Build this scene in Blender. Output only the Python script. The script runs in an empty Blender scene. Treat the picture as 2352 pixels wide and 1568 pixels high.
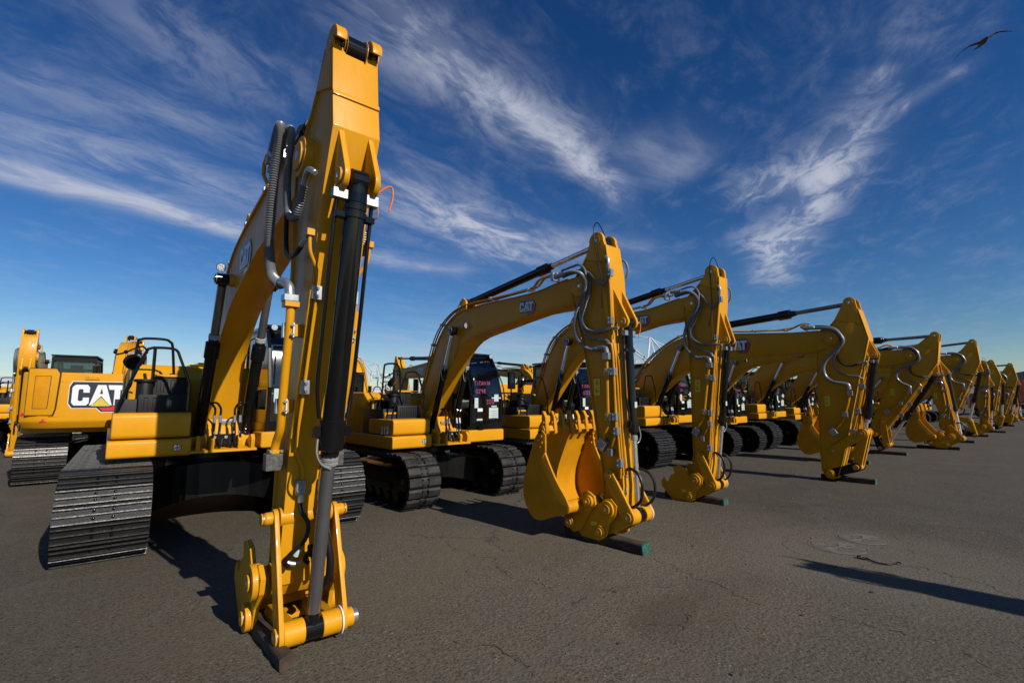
import bpy, bmesh, math, random
from mathutils import Vector, Matrix
random.seed(7)
R = math.radians
sc = bpy.context.scene
col = sc.collection
V = Vector
# ------------------------------------------------------------------ camera, sky, sun, exposure
HEAD = R(48.7); PITCH = math.atan(134/1111.0)
cam = bpy.data.cameras.new('camera'); camo = bpy.data.objects.new('camera', cam); col.objects.link(camo)
camo.location = (0, 0, 1.85)
camo.rotation_euler = (R(90)+PITCH, 0, HEAD-R(90))
cam.sensor_width = 36; cam.lens = 36*1111/2352.0
cam.clip_start = .05; cam.clip_end = 6000
sc.camera = camo
SUN_AZ = math.atan2(-.995, .095)      # direction towards the sun, angle from +X
SUN_EL = R(32.5)
sun = bpy.data.lights.new('sun', 'SUN'); suno = bpy.data.objects.new('sun', sun); col.objects.link(suno)
sun.energy = 5.0; sun.angle = R(.5); sun.color = (1, .93, .83)
sd = V((math.cos(SUN_AZ)*math.cos(SUN_EL), math.sin(SUN_AZ)*math.cos(SUN_EL), math.sin(SUN_EL)))
suno.rotation_euler = sd.to_track_quat('Z', 'Y').to_euler()
sc.view_settings.view_transform = 'Standard'; sc.view_settings.look = 'None'
sc.view_settings.exposure = 0.10; sc.view_settings.gamma = 1
sc.cycles.diffuse_bounces = 1; sc.cycles.max_bounces = 6; sc.cycles.transparent_max_bounces = 12

class NT:
    def __init__(s, tree): s.t = tree; s.n = tree.nodes; s.l = tree.links
    def node(s, typ, ins=None, **props):
        n = s.n.new(typ)
        for k, v in props.items(): setattr(n, k, v)
        for k, v in (ins or {}).items():
            i = n.inputs[k]
            if isinstance(v, bpy.types.NodeSocket): s.l.new(v, i)
            else: i.default_value = v
        return n
    def math(s, op, a, b=None, c=None, clamp=False):
        ins = {0: a}
        if b is not None: ins[1] = b
        if c is not None: ins[2] = c
        return s.node('ShaderNodeMath', ins, operation=op, use_clamp=clamp).outputs[0]
    def noise(s, vec, scale, detail=4, rough=.55, dist=0, dim='3D'):
        return s.node('ShaderNodeTexNoise', {'Vector': vec, 'Scale': scale, 'Detail': detail, 'Roughness': rough, 'Distortion': dist}, noise_dimensions=dim).outputs['Fac']
    def ramp(s, fac, stops, interp='LINEAR'):
        n = s.node('ShaderNodeValToRGB', {'Fac': fac}); r = n.color_ramp; r.interpolation = interp
        while len(r.elements) < len(stops): r.elements.new(.5)
        for e, (p, c) in zip(r.elements, stops):
            e.position = p; e.color = c if isinstance(c, tuple) else (c, c, c, 1)
        return n.outputs['Color']
    def mix(s, fac, a, b, blend='MIX'):
        n = s.node('ShaderNodeMix', data_type='RGBA', blend_type=blend)
        for i, v in ((0, fac), (6, a), (7, b)):
            if isinstance(v, bpy.types.NodeSocket): s.l.new(v, n.inputs[i])
            else: n.inputs[i].default_value = v if (i == 0 or len(v) == 4) else (*v, 1)
        return n.outputs[2]
    def step(s, x, a, b):
        return s.node('ShaderNodeMapRange', {'Value': x, 'From Min': a, 'From Max': b, 'To Min': 0., 'To Max': 1.}, interpolation_type='SMOOTHSTEP').outputs[0]

world = bpy.data.worlds.new('World'); sc.world = world; world.use_nodes = True
W = NT(world.node_tree); W.n.clear()
sky = W.node('ShaderNodeTexSky', sky_type='NISHITA', sun_disc=False, sun_elevation=SUN_EL, sun_rotation=R(90)-SUN_AZ, altitude=0, air_density=1.0, dust_density=.12, ozone_density=3.5)
tc = W.node('ShaderNodeTexCoord').outputs['Generated']
sep = W.node('ShaderNodeSeparateXYZ', {0: tc})
zz = W.math('MAXIMUM', sep.outputs[2], .0)
zc = W.math('ADD', zz, .12)
px_ = W.math('DIVIDE', sep.outputs[0], zc); py_ = W.math('DIVIDE', sep.outputs[1], zc)
P = W.node('ShaderNodeCombineXYZ', {0: px_, 1: py_, 2: 0.}).outputs[0]
def cloudpt(u, v):      # where in the cloud layer a cloud of the photographed sky lies
    a = (u-1176)/1111.; b = (784-v)/1111.; cp, sp = math.cos(PITCH), math.sin(PITCH)
    F = V((math.cos(HEAD), math.sin(HEAD), 0)); Rr = V((math.sin(HEAD), -math.cos(HEAD), 0))
    d = (F*(cp-sp*b) + Rr*a + V((0, 0, sp+cp*b))).normalized()
    return V((d.x/(max(d.z, 0)+.12), d.y/(max(d.z, 0)+.12), 0))
WARP = W.math('SUBTRACT', W.noise(P, 1.7, 4, .55), .5)
def fibre(ang, asp, scale, lo, hi, seed):      # wind-drawn ice cloud texture along one direction
    rot = W.node('ShaderNodeVectorRotate', {'Vector': P, 'Angle': -ang}, rotation_type='Z_AXIS').outputs[0]
    sca = W.node('ShaderNodeVectorMath', {0: rot, 1: (1/asp, 1, 0)}, operation='MULTIPLY').outputs[0]
    off = W.node('ShaderNodeVectorMath', {0: sca, 1: (seed*1.7, seed*2.9, seed)}, operation='ADD').outputs[0]
    n = W.noise(off, scale, 8, .66, .5); return W.step(n, lo, hi)
FA = fibre(R(7), 2.1, 6.8, .39, .66, 1); FB = fibre(R(40), 1.5, 8.5, .39, .66, 5); FC = fibre(R(-12), 2.6, 3.6, .34, .66, 9)
def streak(p, q, width, amp, fib, px=4.):
    a, b = cloudpt(*p), cloudpt(*q); m = (a+b)/2; d = b-a; L = d.length/2; ang = math.atan2(d.y, d.x)
    rel = W.node('ShaderNodeVectorMath', {0: P, 1: tuple(m)}, operation='SUBTRACT').outputs[0]
    rot = W.node('ShaderNodeVectorRotate', {'Vector': rel, 'Angle': -ang}, rotation_type='Z_AXIS').outputs[0]
    s = W.node('ShaderNodeSeparateXYZ', {0: rot})
    yy = W.math('ADD', s.outputs[1], W.math('MULTIPLY', WARP, min(width*1.8, .35)))
    gx = W.math('POWER', W.math('ABSOLUTE', W.math('DIVIDE', s.outputs[0], L)), px)
    gy = W.math('POWER', W.math('ABSOLUTE', W.math('DIVIDE', yy, width)), 2.)
    mask = W.math('EXPONENT', W.math('MULTIPLY', W.math('ADD', gx, gy), -1.))
    return W.math('MULTIPLY', W.math('MULTIPLY', mask, W.math('ADD', W.math('MULTIPLY', fib, .80), .20)), amp)
ST = [((-200, 345), (720, 570), .090, 1.0, FA), ((-50, 385), (640, 548), .085, .80, FC), ((-150, 250), (640, 470), .15, .45, FA), ((-150, 120), (600, 330), .11, .28, FA), ((150, -60), (700, 250), .13, .20, FB),
      ((740, -120), (1440, 470), .050, .92, FA), ((840, 20), (1330, 360), .13, .60, FA), ((1150, 230), (1430, 440), .045, .80, FA), ((820, 420), (1290, 600), .20, .95, FA), ((830, 590), (1070, 615), .10, .95, FC),
      ((1985, 260), (1775, 630), .095, .95, FB), ((2040, 150), (2000, 210), .05, .5, FB), ((1680, 450), (1960, 360), .13, .75, FB), ((1740, 520), (1800, 650), .10, .85, FB), ((2210, 160), (1930, 330), .030, .60, FB), ((1440, 320), (1590, 400), .12, .45, FC),
      ((1250, 545), (1480, 572), .11, .70, FC), ((1290, 640), (1520, 600), .10, .35, FC), ((1950, 60), (2260, 80), .06, .16, FB), ((-400, 835), (600, 840), 1.3, .42, FC), ((820, 812), (1500, 838), 1.1, .50, FC)]
tot = None
for st_ in ST:
    inv = W.math('SUBTRACT', 1., streak(*st_), clamp=True)
    tot = inv if tot is None else W.math('MULTIPLY', tot, inv)
cl = W.math('SUBTRACT', 1., W.math('MULTIPLY', tot, W.math('SUBTRACT', 1., W.math('MULTIPLY', W.math('MULTIPLY', FB, FA), .10))), clamp=True)
hsv = W.node('ShaderNodeHueSaturation', {'Color': sky.outputs[0], 'Hue': .506, 'Saturation': 1.28, 'Value': 1.09})
gam = W.node('ShaderNodeGamma', {'Color': hsv.outputs[0], 'Gamma': 1.17})
skc = W.mix(cl, gam.outputs[0], (9.4, 10.0, 12.0))
bg = W.node('ShaderNodeBackground', {'Color': skc, 'Strength': .05})
world.cycles.sampling_method = 'MANUAL'; world.cycles.sample_map_resolution = 256
W.l.new(bg.outputs[0], W.node('ShaderNodeOutputWorld').inputs[0])

# ------------------------------------------------------------------ materials
MATS = {}
def mat(name, color, rough=.5, metal=0, coat=0, spec=.5, var=0, vscale=3, bump=0, bscale=60, dust=0):
    m = bpy.data.materials.new(name); m.use_nodes = True; t = NT(m.node_tree)
    b = t.n['Principled BSDF']
    b.inputs['Base Color'].default_value = (*color, 1); b.inputs['Roughness'].default_value = rough
    b.inputs['Metallic'].default_value = metal; b.inputs['Coat Weight'].default_value = coat; b.inputs['Coat Roughness'].default_value = .06
    b.inputs['Specular IOR Level'].default_value = spec
    o = t.node('ShaderNodeTexCoord').outputs['Object']
    if var or dust:
        n = t.noise(o, vscale, 6, .6)
        c = t.mix(t.step(n, .35, .7), tuple(x*(1-var) for x in color), tuple(min(1, x*(1+var)) for x in color))
        if dust:
            geo = t.node('ShaderNodeNewGeometry')
            up = t.step(t.node('ShaderNodeSeparateXYZ', {0: geo.outputs['Normal']}).outputs[2], .2, 1)
            f = t.math('MULTIPLY', t.math('ADD', t.math('MULTIPLY', up, .6), .4), t.math('MULTIPLY', t.step(t.noise(o, vscale*2.7, 8, .7), .45, .8), dust))
            c = t.mix(f, c, (.20, .17, .13))
            rr = t.math('ADD', t.math('MULTIPLY', f, .5), rough, clamp=True); t.l.new(rr, b.inputs['Roughness'])
        if name.startswith('yellow'):
            wipe = t.noise(t.node('ShaderNodeVectorMath', {0: o, 1: (9, 9, 1.2)}, operation='MULTIPLY').outputs[0], 1.5, 6, .7)
            rw = t.math('ADD', t.math('MULTIPLY', t.step(wipe, .4, .75), .22), rough-.06); t.l.new(rw, b.inputs['Roughness'])
            c = t.mix(t.math('MULTIPLY', t.step(t.noise(o, 14, 8, .8), .66, .72), .35), c, (.10, .07, .04))
            c = t.mix(t.math('MULTIPLY', t.step(wipe, .55, .8), .08), c, (.36, .26, .13))
        t.l.new(c, b.inputs['Base Color'])
    if bump:
        bn = t.node('ShaderNodeBump', {'Height': t.noise(o, bscale, 3, .5), 'Strength': bump, 'Distance': .01})
        t.l.new(bn.outputs[0], b.inputs['Normal'])
    MATS[name] = m; return m
YEL = mat('yellow_paint', (.585, .262, .005), .42, coat=.08, spec=.20, var=.05, vscale=2, bump=.05, bscale=25, dust=.12)
YEL2 = mat('yellow_matt_paint', (.54, .228, .004), .5, spec=.2, coat=.05, var=.08, vscale=4, dust=.2, bump=.08, bscale=40)
BLK = mat('black_paint', (.005, .005, .0055), .13, spec=.42, var=.1, bump=.02, bscale=30)
BPL = mat('black_plastic', (.007, .007, .0075), .5, spec=.3, var=.15, bump=.15, bscale=220)
TRK = mat('track_steel', (.010, .0105, .0115), .40, metal=.2, spec=.4, var=.2, vscale=6, dust=.05, bump=.2, bscale=50)
EDG = mat('worn_steel', (.16, .155, .15), .38, metal=.75, var=.3, vscale=30, bump=.2)
UND = mat('undercarriage_black', (.004, .004, .0042), .30, spec=.25, var=.2, dust=.03)
CHR = mat('chrome_rod', (.74, .76, .80), .22, metal=.9)
ROD = mat('oiled_rod', (.20, .20, .205), .26, metal=.75, var=.1)
ZNC = mat('zinc_fitting', (.34, .36, .38), .36, metal=.7, var=.15, vscale=20)
HOS = mat('hose_grey', (.13, .14, .155), .35, spec=.6)
RUB = mat('black_rubber', (.007, .007, .0075), .45, spec=.3)
RPD = mat('rubber_pad', (.018, .018, .018), .55, spec=.3, var=.3, vscale=9, dust=.25, bump=.2)
WHT = mat('white_print', (.66, .67, .69), .45)
PAP = mat('paper', (.42, .50, .50), .6, var=.1, vscale=30)
RED = mat('red_print', (.55, .015, .022), .35, coat=.3)
NAV = mat('navy_print', (.012, .015, .03), .35, coat=.3)
YLP = mat('gold_print', (.55, .42, .05), .4)
WYL = mat('warning_yellow', (.75, .58, .02), .45)
PNK = mat('pink_marker', (.50, .10, .28), .6)
TAP = mat('cloth_tape', (.30, .30, .29), .8)
LMP = mat('lamp_lens', (.55, .58, .6), .12, metal=.3, coat=1)
SEA = mat('seat_cloth', (.03, .03, .033), .8)
ORG = mat('orange_wire', (.55, .16, .03), .5)
WOD = mat('timber_brown', (.050, .030, .019), .85, var=.45, vscale=5, bump=.6, bscale=30)
GRN = mat('green_paint', (.010, .075, .052), .75, var=.5, vscale=25, dust=.6, bump=.5, bscale=80)
CRN = mat('crane_white', (.62, .65, .68), .5, var=.05, vscale=.2)
GUL = mat('gull_feather', (.09, .08, .07), .8, var=.3, vscale=8)
GUD = mat('gull_dark_feather', (.04, .037, .035), .8)
CAST = mat('cast_iron', (.105, .090, .072), .85, var=.3, vscale=8, dust=.6, bump=.3)
RDT = mat('red_truck_paint', (.36, .05, .02), .5, var=.1)
WALL = mat('pale_wall', (.45, .47, .48), .7, var=.05)
DKC = mat('dark_container', (.05, .03, .04), .6, var=.3, vscale=.5)
BLC = mat('blue_container', (.03, .08, .16), .6, var=.2, vscale=.5)
def glassmat():
    m = bpy.data.materials.new('cab_glass'); m.use_nodes = True; t = NT(m.node_tree); t.n.clear()
    tr = t.node('ShaderNodeBsdfTransparent', {'Color': (.42, .50, .50, 1)})
    gl = t.node('ShaderNodeBsdfGlossy', {'Color': (1, 1, 1, 1), 'Roughness': .12})
    fr = t.node('ShaderNodeFresnel', {'IOR': 1.7})
    mx = t.node('ShaderNodeMixShader', {0: fr.outputs[0], 1: tr.outputs[0], 2: gl.outputs[0]})
    t.l.new(mx.outputs[0], t.node('ShaderNodeOutputMaterial').inputs[0]); MATS['glass'] = m; return m
GLS = glassmat()

# ------------------------------------------------------------------ mesh builder
class MB:
    def __init__(s): s.v = []; s.f = []; s.mi = []; s.mats = []; s.cur = 0; s.cuts = []; s.sp = False
    def piece(s):
        if not s.cuts or s.cuts[-1][1] != len(s.f): s.cuts.append((len(s.v), len(s.f)))
        return s
    def split(s):
        cu = s.cuts+[(len(s.v), len(s.f))]; out = []
        if cu[0][1] > 0: cu = [(0, 0)]+cu
        for (v0, f0), (v1, f1) in zip(cu[:-1], cu[1:]):
            if f1 == f0: continue
            o = MB(); o.v = s.v[v0:v1]; o.mats = s.mats; o.f = [[i-v0 for i in f] for f in s.f[f0:f1]]; o.mi = s.mi[f0:f1]; out.append(o)
        return out
    def m(s, mt):
        if mt not in s.mats: s.mats.append(mt)
        s.cur = s.mats.index(mt); return s
    def add(s, vs, fs):
        o = len(s.v); s.v += [tuple(x) for x in vs]
        for f in fs: s.f.append([i+o for i in f]); s.mi.append(s.cur)
        return s
    def box(s, x0, x1, y0, y1, z0, z1, M=None):
        vs = [V((x, y, z)) for x in (x0, x1) for y in (y0, y1) for z in (z0, z1)]
        if M: vs = [M @ v for v in vs]
        return s.add(vs, [(0, 1, 3, 2), (4, 6, 7, 5), (0, 4, 5, 1), (2, 3, 7, 6), (0, 2, 6, 4), (1, 5, 7, 3)])
    def prism(s, pts, x0, x1, M=None):           # outline in (y, z), thickness along x
        n = len(pts); vs = [V((x0, p[0], p[1])) for p in pts]+[V((x1, p[0], p[1])) for p in pts]
        if M: vs = [M @ v for v in vs]
        return s.add(vs, [tuple(range(n)), tuple(range(2*n-1, n-1, -1))]+[(i, i+n, (i+1) % n+n, (i+1) % n) for i in range(n)])
    def plate(s, pts, o, u, v, th):               # outline in the plane o+u*a+v*b, thickness along u x v
        o, u, v = V(o), V(u), V(v); w = u.cross(v).normalized()*th; n = len(pts)
        a = [o+u*p[0]+v*p[1] for p in pts]; b = [q+w for q in a]
        return s.add(a+b, [tuple(range(n-1, -1, -1)), tuple(range(n, 2*n))]+[(i, (i+1) % n, (i+1) % n+n, i+n) for i in range(n)])
    def strip(s, pts, x0, x1, th):                # open line of (y, z) points as a bent plate, thickness to the right-hand side
        P2 = [V((0, *p)) for p in pts]; n = len(P2); N = []
        for i in range(n):
            t = (P2[min(i+1, n-1)]-P2[max(i-1, 0)]).normalized(); N.append(V((0, t.z, -t.y)))
        vs = []
        for i in range(n):
            q = P2[i]+N[i]*th
            vs += [(x0, P2[i].y, P2[i].z), (x1, P2[i].y, P2[i].z), (x1, q.y, q.z), (x0, q.y, q.z)]
        fs = [(0, 1, 2, 3), (4*n-1, 4*n-2, 4*n-3, 4*n-4)]
        for i in range(n-1):
            for k in range(4): fs.append((4*i+k, 4*i+4+k, 4*i+4+(k+1) % 4, 4*i+(k+1) % 4))
        return s.add(vs, fs)
    def cyl(s, a, b, r, r2=None, n=20, caps=True):
        a, b = V(a), V(b); r2 = r if r2 is None else r2; d = (b-a).normalized()
        u = d.orthogonal().normalized(); w = d.cross(u)
        vs = [a+(u*math.cos(2*math.pi*i/n)+w*math.sin(2*math.pi*i/n))*r for i in range(n)]
        vs += [b+(u*math.cos(2*math.pi*i/n)+w*math.sin(2*math.pi*i/n))*r2 for i in range(n)]
        fs = [(i, (i+1) % n, (i+1) % n+n, i+n) for i in range(n)]
        if caps: fs += [tuple(range(n-1, -1, -1)), tuple(range(n, 2*n))]
        return s.add(vs, fs)
    def tube(s, pts, r, n=10, k=6, corr=0, pitch=.014):
        pts = smooth(pts, k) if k else [V(p) for p in pts]
        if corr:                                   # corrugated sleeve: resample finely, alternate radius
            L = [0]
            for i in range(1, len(pts)): L.append(L[-1]+(pts[i]-pts[i-1]).length)
            m = int(L[-1]/(pitch/2)); out = []; j = 0
            for i in range(m+1):
                t = L[-1]*i/m
                while j < len(L)-2 and L[j+1] < t: j += 1
                f = (t-L[j])/max(1e-9, L[j+1]-L[j]); out.append(pts[j].lerp(pts[j+1], f))
            pts = out
        rs = [r*(1+(corr if i % 2 else -corr)) for i in range(len(pts))] if corr else [r]*len(pts)
        t0 = (pts[1]-pts[0]).normalized(); u = t0.orthogonal().normalized(); vs = []
        for i, p in enumerate(pts):
            t = (pts[min(i+1, len(pts)-1)]-pts[max(i-1, 0)]).normalized()
            u = (u-t*u.dot(t)).normalized(); w = t.cross(u)
            vs += [p+(u*math.cos(2*math.pi*j/n)+w*math.sin(2*math.pi*j/n))*rs[i] for j in range(n)]
        N = len(pts)
        fs = [(i*n+j, i*n+(j+1) % n, (i+1)*n+(j+1) % n, (i+1)*n+j) for i in range(N-1) for j in range(n)]
        return s.add(vs, fs+[tuple(range(n-1, -1, -1)), tuple(range((N-1)*n, N*n))])
    def ball(s, c, r, n=14, sc_=(1, 1, 1)):
        c = V(c); vs = [c+V((0, 0, r*sc_[2]))]; h = n//2
        for i in range(1, h):
            a = math.pi*i/h
            vs += [c+V((r*math.sin(a)*math.cos(2*math.pi*j/n)*sc_[0], r*math.sin(a)*math.sin(2*math.pi*j/n)*sc_[1], r*math.cos(a)*sc_[2])) for j in range(n)]
        vs.append(c-V((0, 0, r*sc_[2]))); L = len(vs)-1
        fs = [(0, 1+j, 1+(j+1) % n) for j in range(n)]+[(L, L-n+(j+1) % n, L-n+j) for j in range(n)]
        fs += [(1+i*n+j, 1+(i+1)*n+j, 1+(i+1)*n+(j+1) % n, 1+i*n+(j+1) % n) for i in range(h-2) for j in range(n)]
        return s.add(vs, fs)
    def mesh(s, name, bevel=0, seg=2, smooth_angle=32):
        me = bpy.data.meshes.new(name); me.from_pydata(s.v, [], s.f)
        for mt in s.mats: me.materials.append(mt)
        if len(s.mats) > 1: me.polygons.foreach_set('material_index', s.mi)
        bm = bmesh.new(); bm.from_mesh(me); bmesh.ops.recalc_face_normals(bm, faces=bm.faces)
        if bevel:
            ed = [e for e in bm.edges if e.is_manifold and e.calc_face_angle(0) > R(28)]
            bmesh.ops.bevel(bm, geom=ed, offset=bevel, segments=seg, profile=.6, affect='EDGES', clamp_overlap=True)
        bm.to_mesh(me); bm.free()
        me.polygons.foreach_set('use_smooth', [True]*len(me.polygons)); me.set_sharp_from_angle(angle=R(smooth_angle)); me.update()
        return me
def smooth(pts, k=6):
    pts = [V(p) for p in pts]; out = []
    for i in range(len(pts)-1):
        p0, p1, p2, p3 = pts[max(i-1, 0)], pts[i], pts[i+1], pts[min(i+2, len(pts)-1)]
        for j in range(k):
            t = j/k
            out.append(.5*((2*p1)+(p2-p0)*t+(2*p0-5*p1+4*p2-p3)*t*t+(3*p1-p0-3*p2+p3)*t*t*t))
    out.append(pts[-1]); return out
def sm2(pts, k=3):
    return [(p.y, p.z) for p in smooth([(0, *q) for q in pts], k)]
CACHE = {}
def link(name, me, parent=None, loc=None, rot=None):
    o = bpy.data.objects.new(name, me); col.objects.link(o)
    if parent: o.parent = parent
    if loc is not None: o.location = loc
    if rot is not None: o.rotation_euler = rot
    return o
def part(name, key, fn, parent, bevel=0, seg=2, loc=None, rot=None):
    """one mesh object; fn(mb) fills the builder once per key, later calls share the mesh"""
    if key is None or key not in CACHE:
        mb = MB(); fn(mb); me = [m.mesh(name, bevel, seg) for m in (mb.split() if mb.cuts else [mb])]
        if key is not None: CACHE[key] = me
    else: me = CACHE[key]
    return [link(name, m, parent, loc, rot) for m in me][0]
def thing(name, label, cat, loc=(0, 0, 0), rz=0, group=None):
    o = bpy.data.objects.new(name, None); col.objects.link(o); o.location = loc; o.rotation_euler = (0, 0, rz)
    o['label'] = label; o['category'] = cat
    if group: o['group'] = group
    return o
def tag(o, label, cat, group=None):
    o['label'] = label; o['category'] = cat
    if group: o['group'] = group
    return o
def remap(a0, b0, a1, b1, s=None):
    """2-point similarity in the (y, z) plane; past a the length scale s is used"""
    a0, b0, a1, b1 = [V((p[0], p[1])) for p in (a0, b0, a1, b1)]
    d0 = b0-a0; d1 = b1-a1; L0, L1 = d0.length, d1.length; d0 /= L0; d1 /= L1
    n0 = V((-d0.y, d0.x)); n1 = V((-d1.y, d1.x)); s = s or 1; k = L1/L0
    def f(p):
        q = V((p[0], p[1]))-a0; a = q.dot(d0); b = q.dot(n0)
        r = a1+d1*(a*(k if a > 0 else s))+n1*(b*s); return (r.x, r.y)
    return f

# ------------------------------------------------------------------ emblem
LC = [(.15, 1), (.75, 1), (.87, .88), (.87, .62), (.56, .62), (.56, .74), (.51, .79), (.37, .79), (.31, .73), (.31, .27), (.37, .21), (.51, .21), (.56, .26), (.56, .38), (.87, .38), (.87, .12), (.75, 0), (.13, 0), (0, .13), (0, .87)]
LA = [(1.26, 1), (1.70, 1), (2.07, .0), (1.95, .0), (1.48, .46), (1.01, .0), (.90, .0)]
LA2 = [(1.48, .86), (1.56, .56), (1.40, .56)]
LT = [(1.80, 1), (2.76, 1), (2.76, .77), (2.46, .77), (2.46, 0), (2.15, 0), (2.15, .77), (1.88, .77)]
LTRI = [(1.48, .40), (1.97, -.04), (.99, -.04)]
def logo(parent, o, u, v, h, big=False, name='logo', rot=None):
    u = V(u).normalized()*h*.74; v = V(v).normalized()*h; o = V(o); w = u.cross(v).normalized()
    mb = MB()
    if big:
        back = [(-.14, .1), (-.14, .9), (.0, 1.14), (3.3, 1.14), (3.52, .95), (3.52, -.32), (1.55, -.32), (1.28, -.12), (.05, -.12)]
        mb.m(WHT).plate([(x+(-.03 if x < 1.6 else .03), y+(.03 if y > .5 else -.03)) for x, y in back], o, u, v, .003)
        mb.m(NAV).plate(back, o+w*.003, u, v, .003)
        mb.m(RED).plate([(2.83, 1.06), (3.3, 1.06), (3.46, .92), (3.46, .1), (3.30, .1), (3.30, .45), (3.05, .85), (2.83, .92)], o+w*.006, u, v, .003)
        mb.plate([(1.42, -.12), (1.62, -.27), (3.46, -.27), (3.46, -.04), (2.1, -.04), (2.05, -.1)], o+w*.006, u, v, .003)
        mb.m(EDG)
        for i in range(7):
            for j in range(5):
                cx, cy = 2.60+i*.10+(.05 if j % 2 else 0), .08+j*.155
                if cx > 3.28-(.25 if j > 3 else 0): continue
                mb.plate([(cx+.04*math.cos(R(60*k+30)), cy+.062*math.sin(R(60*k+30))) for k in range(6)], o+w*.006, u, v, .002)
    else:
        mb.m(EDG).plate([(-.17, .07), (-.17, .95), (-.02, 1.19), (2.76, 1.19), (3.32, .62), (3.12, .02), (2.72, -.37), (1.62, -.37), (1.3, -.15), (.05, -.15)], o, u, v, .002)
        mb.m(NAV).plate([(-.13, .1), (-.13, .9), (.0, 1.13), (2.72, 1.13), (3.24, .6), (3.05, .05), (2.68, -.32), (1.65, -.32), (1.33, -.1), (.05, -.1)], o+w*.002, u, v, .003)
        mb.m(RED).plate([(2.70, 1.10), (3.20, .6), (3.02, .07), (2.66, -.29), (1.68, -.29), (1.5, -.12), (2.45, -.12), (2.74, .14), (2.86, .58), (2.70, .78)], o+w*.005, u, v, .003)
    mb.m(WHT)
    for L in (LC, LA, LT): mb.plate(L, o+w*.008, u, v, .003)
    mb.m(NAV).plate(LA2, o+w*.011, u, v, .002)
    mb.m(YLP).plate(LTRI, o+w*.009, u, v, .003)
    ob = link(name, mb.mesh(name), parent, rot=rot); return ob
STROKE = {'T': [[(0, 1), (1, 1)], [(.5, 1), (.45, 0)]], 'I': [[(.5, 1), (.5, 0)]], 'A': [[(0, 0), (.5, 1), (1, 0)], [(.2, .4), (.8, .4)]], 'N': [[(0, 0), (.05, 1), (.9, 0), (1, 1)]],
          '0': [[(.5, 1), (.1, .8), (0, .4), (.4, 0), (.9, .3), (.9, .8), (.5, 1)]], '2': [[(0, .8), (.5, 1), (.9, .7), (.1, 0), (1, 0)]], '9': [[(.9, .6), (.4, .5), (.1, .8), (.5, 1), (.9, .8), (.8, 0)]],
          '8': [[(.5, .5), (.1, .75), (.5, 1), (.9, .75), (.5, .5), (.05, .2), (.5, 0), (.95, .2), (.5, .5)]], '3': [[(0, .9), (.6, 1), (.8, .75), (.3, .5), (.9, .3), (.5, 0), (0, .1)]],
          '7': [[(0, 1), (.9, 1), (.4, 0)]], '1': [[(.5, 1), (.5, 0)]], '5': [[(.9, 1), (.1, 1), (.1, .6), (.7, .6), (.8, .2), (0, 0)]]}
def scribble(parent, txt, o, u, v, h, rot=None, mt=None, r=.006, name='handwriting'):
    mb = MB().m(mt or PNK); o, u, v = V(o), V(u).normalized(), V(v).normalized(); x = 0
    for i, ch in enumerate(txt):
        for s_ in STROKE.get(ch, []):
            mb.tube([o+u*((x+p[0]*.55)*h)+v*(p[1]*h*(1+.08*math.sin(i*3))+h*.03*i) for p in s_], r, 4, 3)
        x += .8 if ch != 'I' else .62
    return link(name, mb.mesh(name), parent, rot=rot)

# ------------------------------------------------------------------ undercarriage
def shoe_mesh(kind, w, pitch):
    def f(mb):
        mb.m(TRK if kind != 'pad' else TRK)
        h = w/2
        if kind == 'pad':
            mb.m(RPD)
            for s in (-1, 1):
                mb.prism([(-pitch*.46, .0), (-pitch*.46, .035), (-pitch*.30, .062), (pitch*.30, .062), (pitch*.46, .035), (pitch*.46, 0)], s*.07 if s > 0 else -h, h if s > 0 else -.07)
            mb.prism([(-pitch*.46, 0), (-pitch*.46, .03), (-pitch*.3, .045), (pitch*.3, .045), (pitch*.46, .03), (pitch*.46, 0)], -.07, .07)
            mb.m(UND)
            for x in (-.055, .055):
                for y in (-.045, .045): mb.cyl((x, y, .02), (x, y, .062), .017, n=8)
        else:
            mb.box(-h, h, -pitch*.49, pitch*.49, -.008, .010)
            for k, hh in ((-.42, .036), (.0, .028), (.42, .036)):
                c = k*pitch
                mb.m(TRK).prism([(c-.011, .008), (c-.006, hh+.006), (c+.006, hh+.006), (c+.011, .008)], -h+.004, h-.004)
                mb.m(EDG).box(-h+.006, h-.006, c-.0065, c+.0065, hh+.003, hh+.0085)
            mb.m(BLK)
            for x in (-.085, .085):
                for y in (-pitch*.22, pitch*.22): mb.cyl((x, y, .008), (x, y, .026), .016, n=8).ball((x, y, .026), .014, 8)
            mb.box(-.045, .045, -.02, .02, .0098, .0115)
    return f
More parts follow.
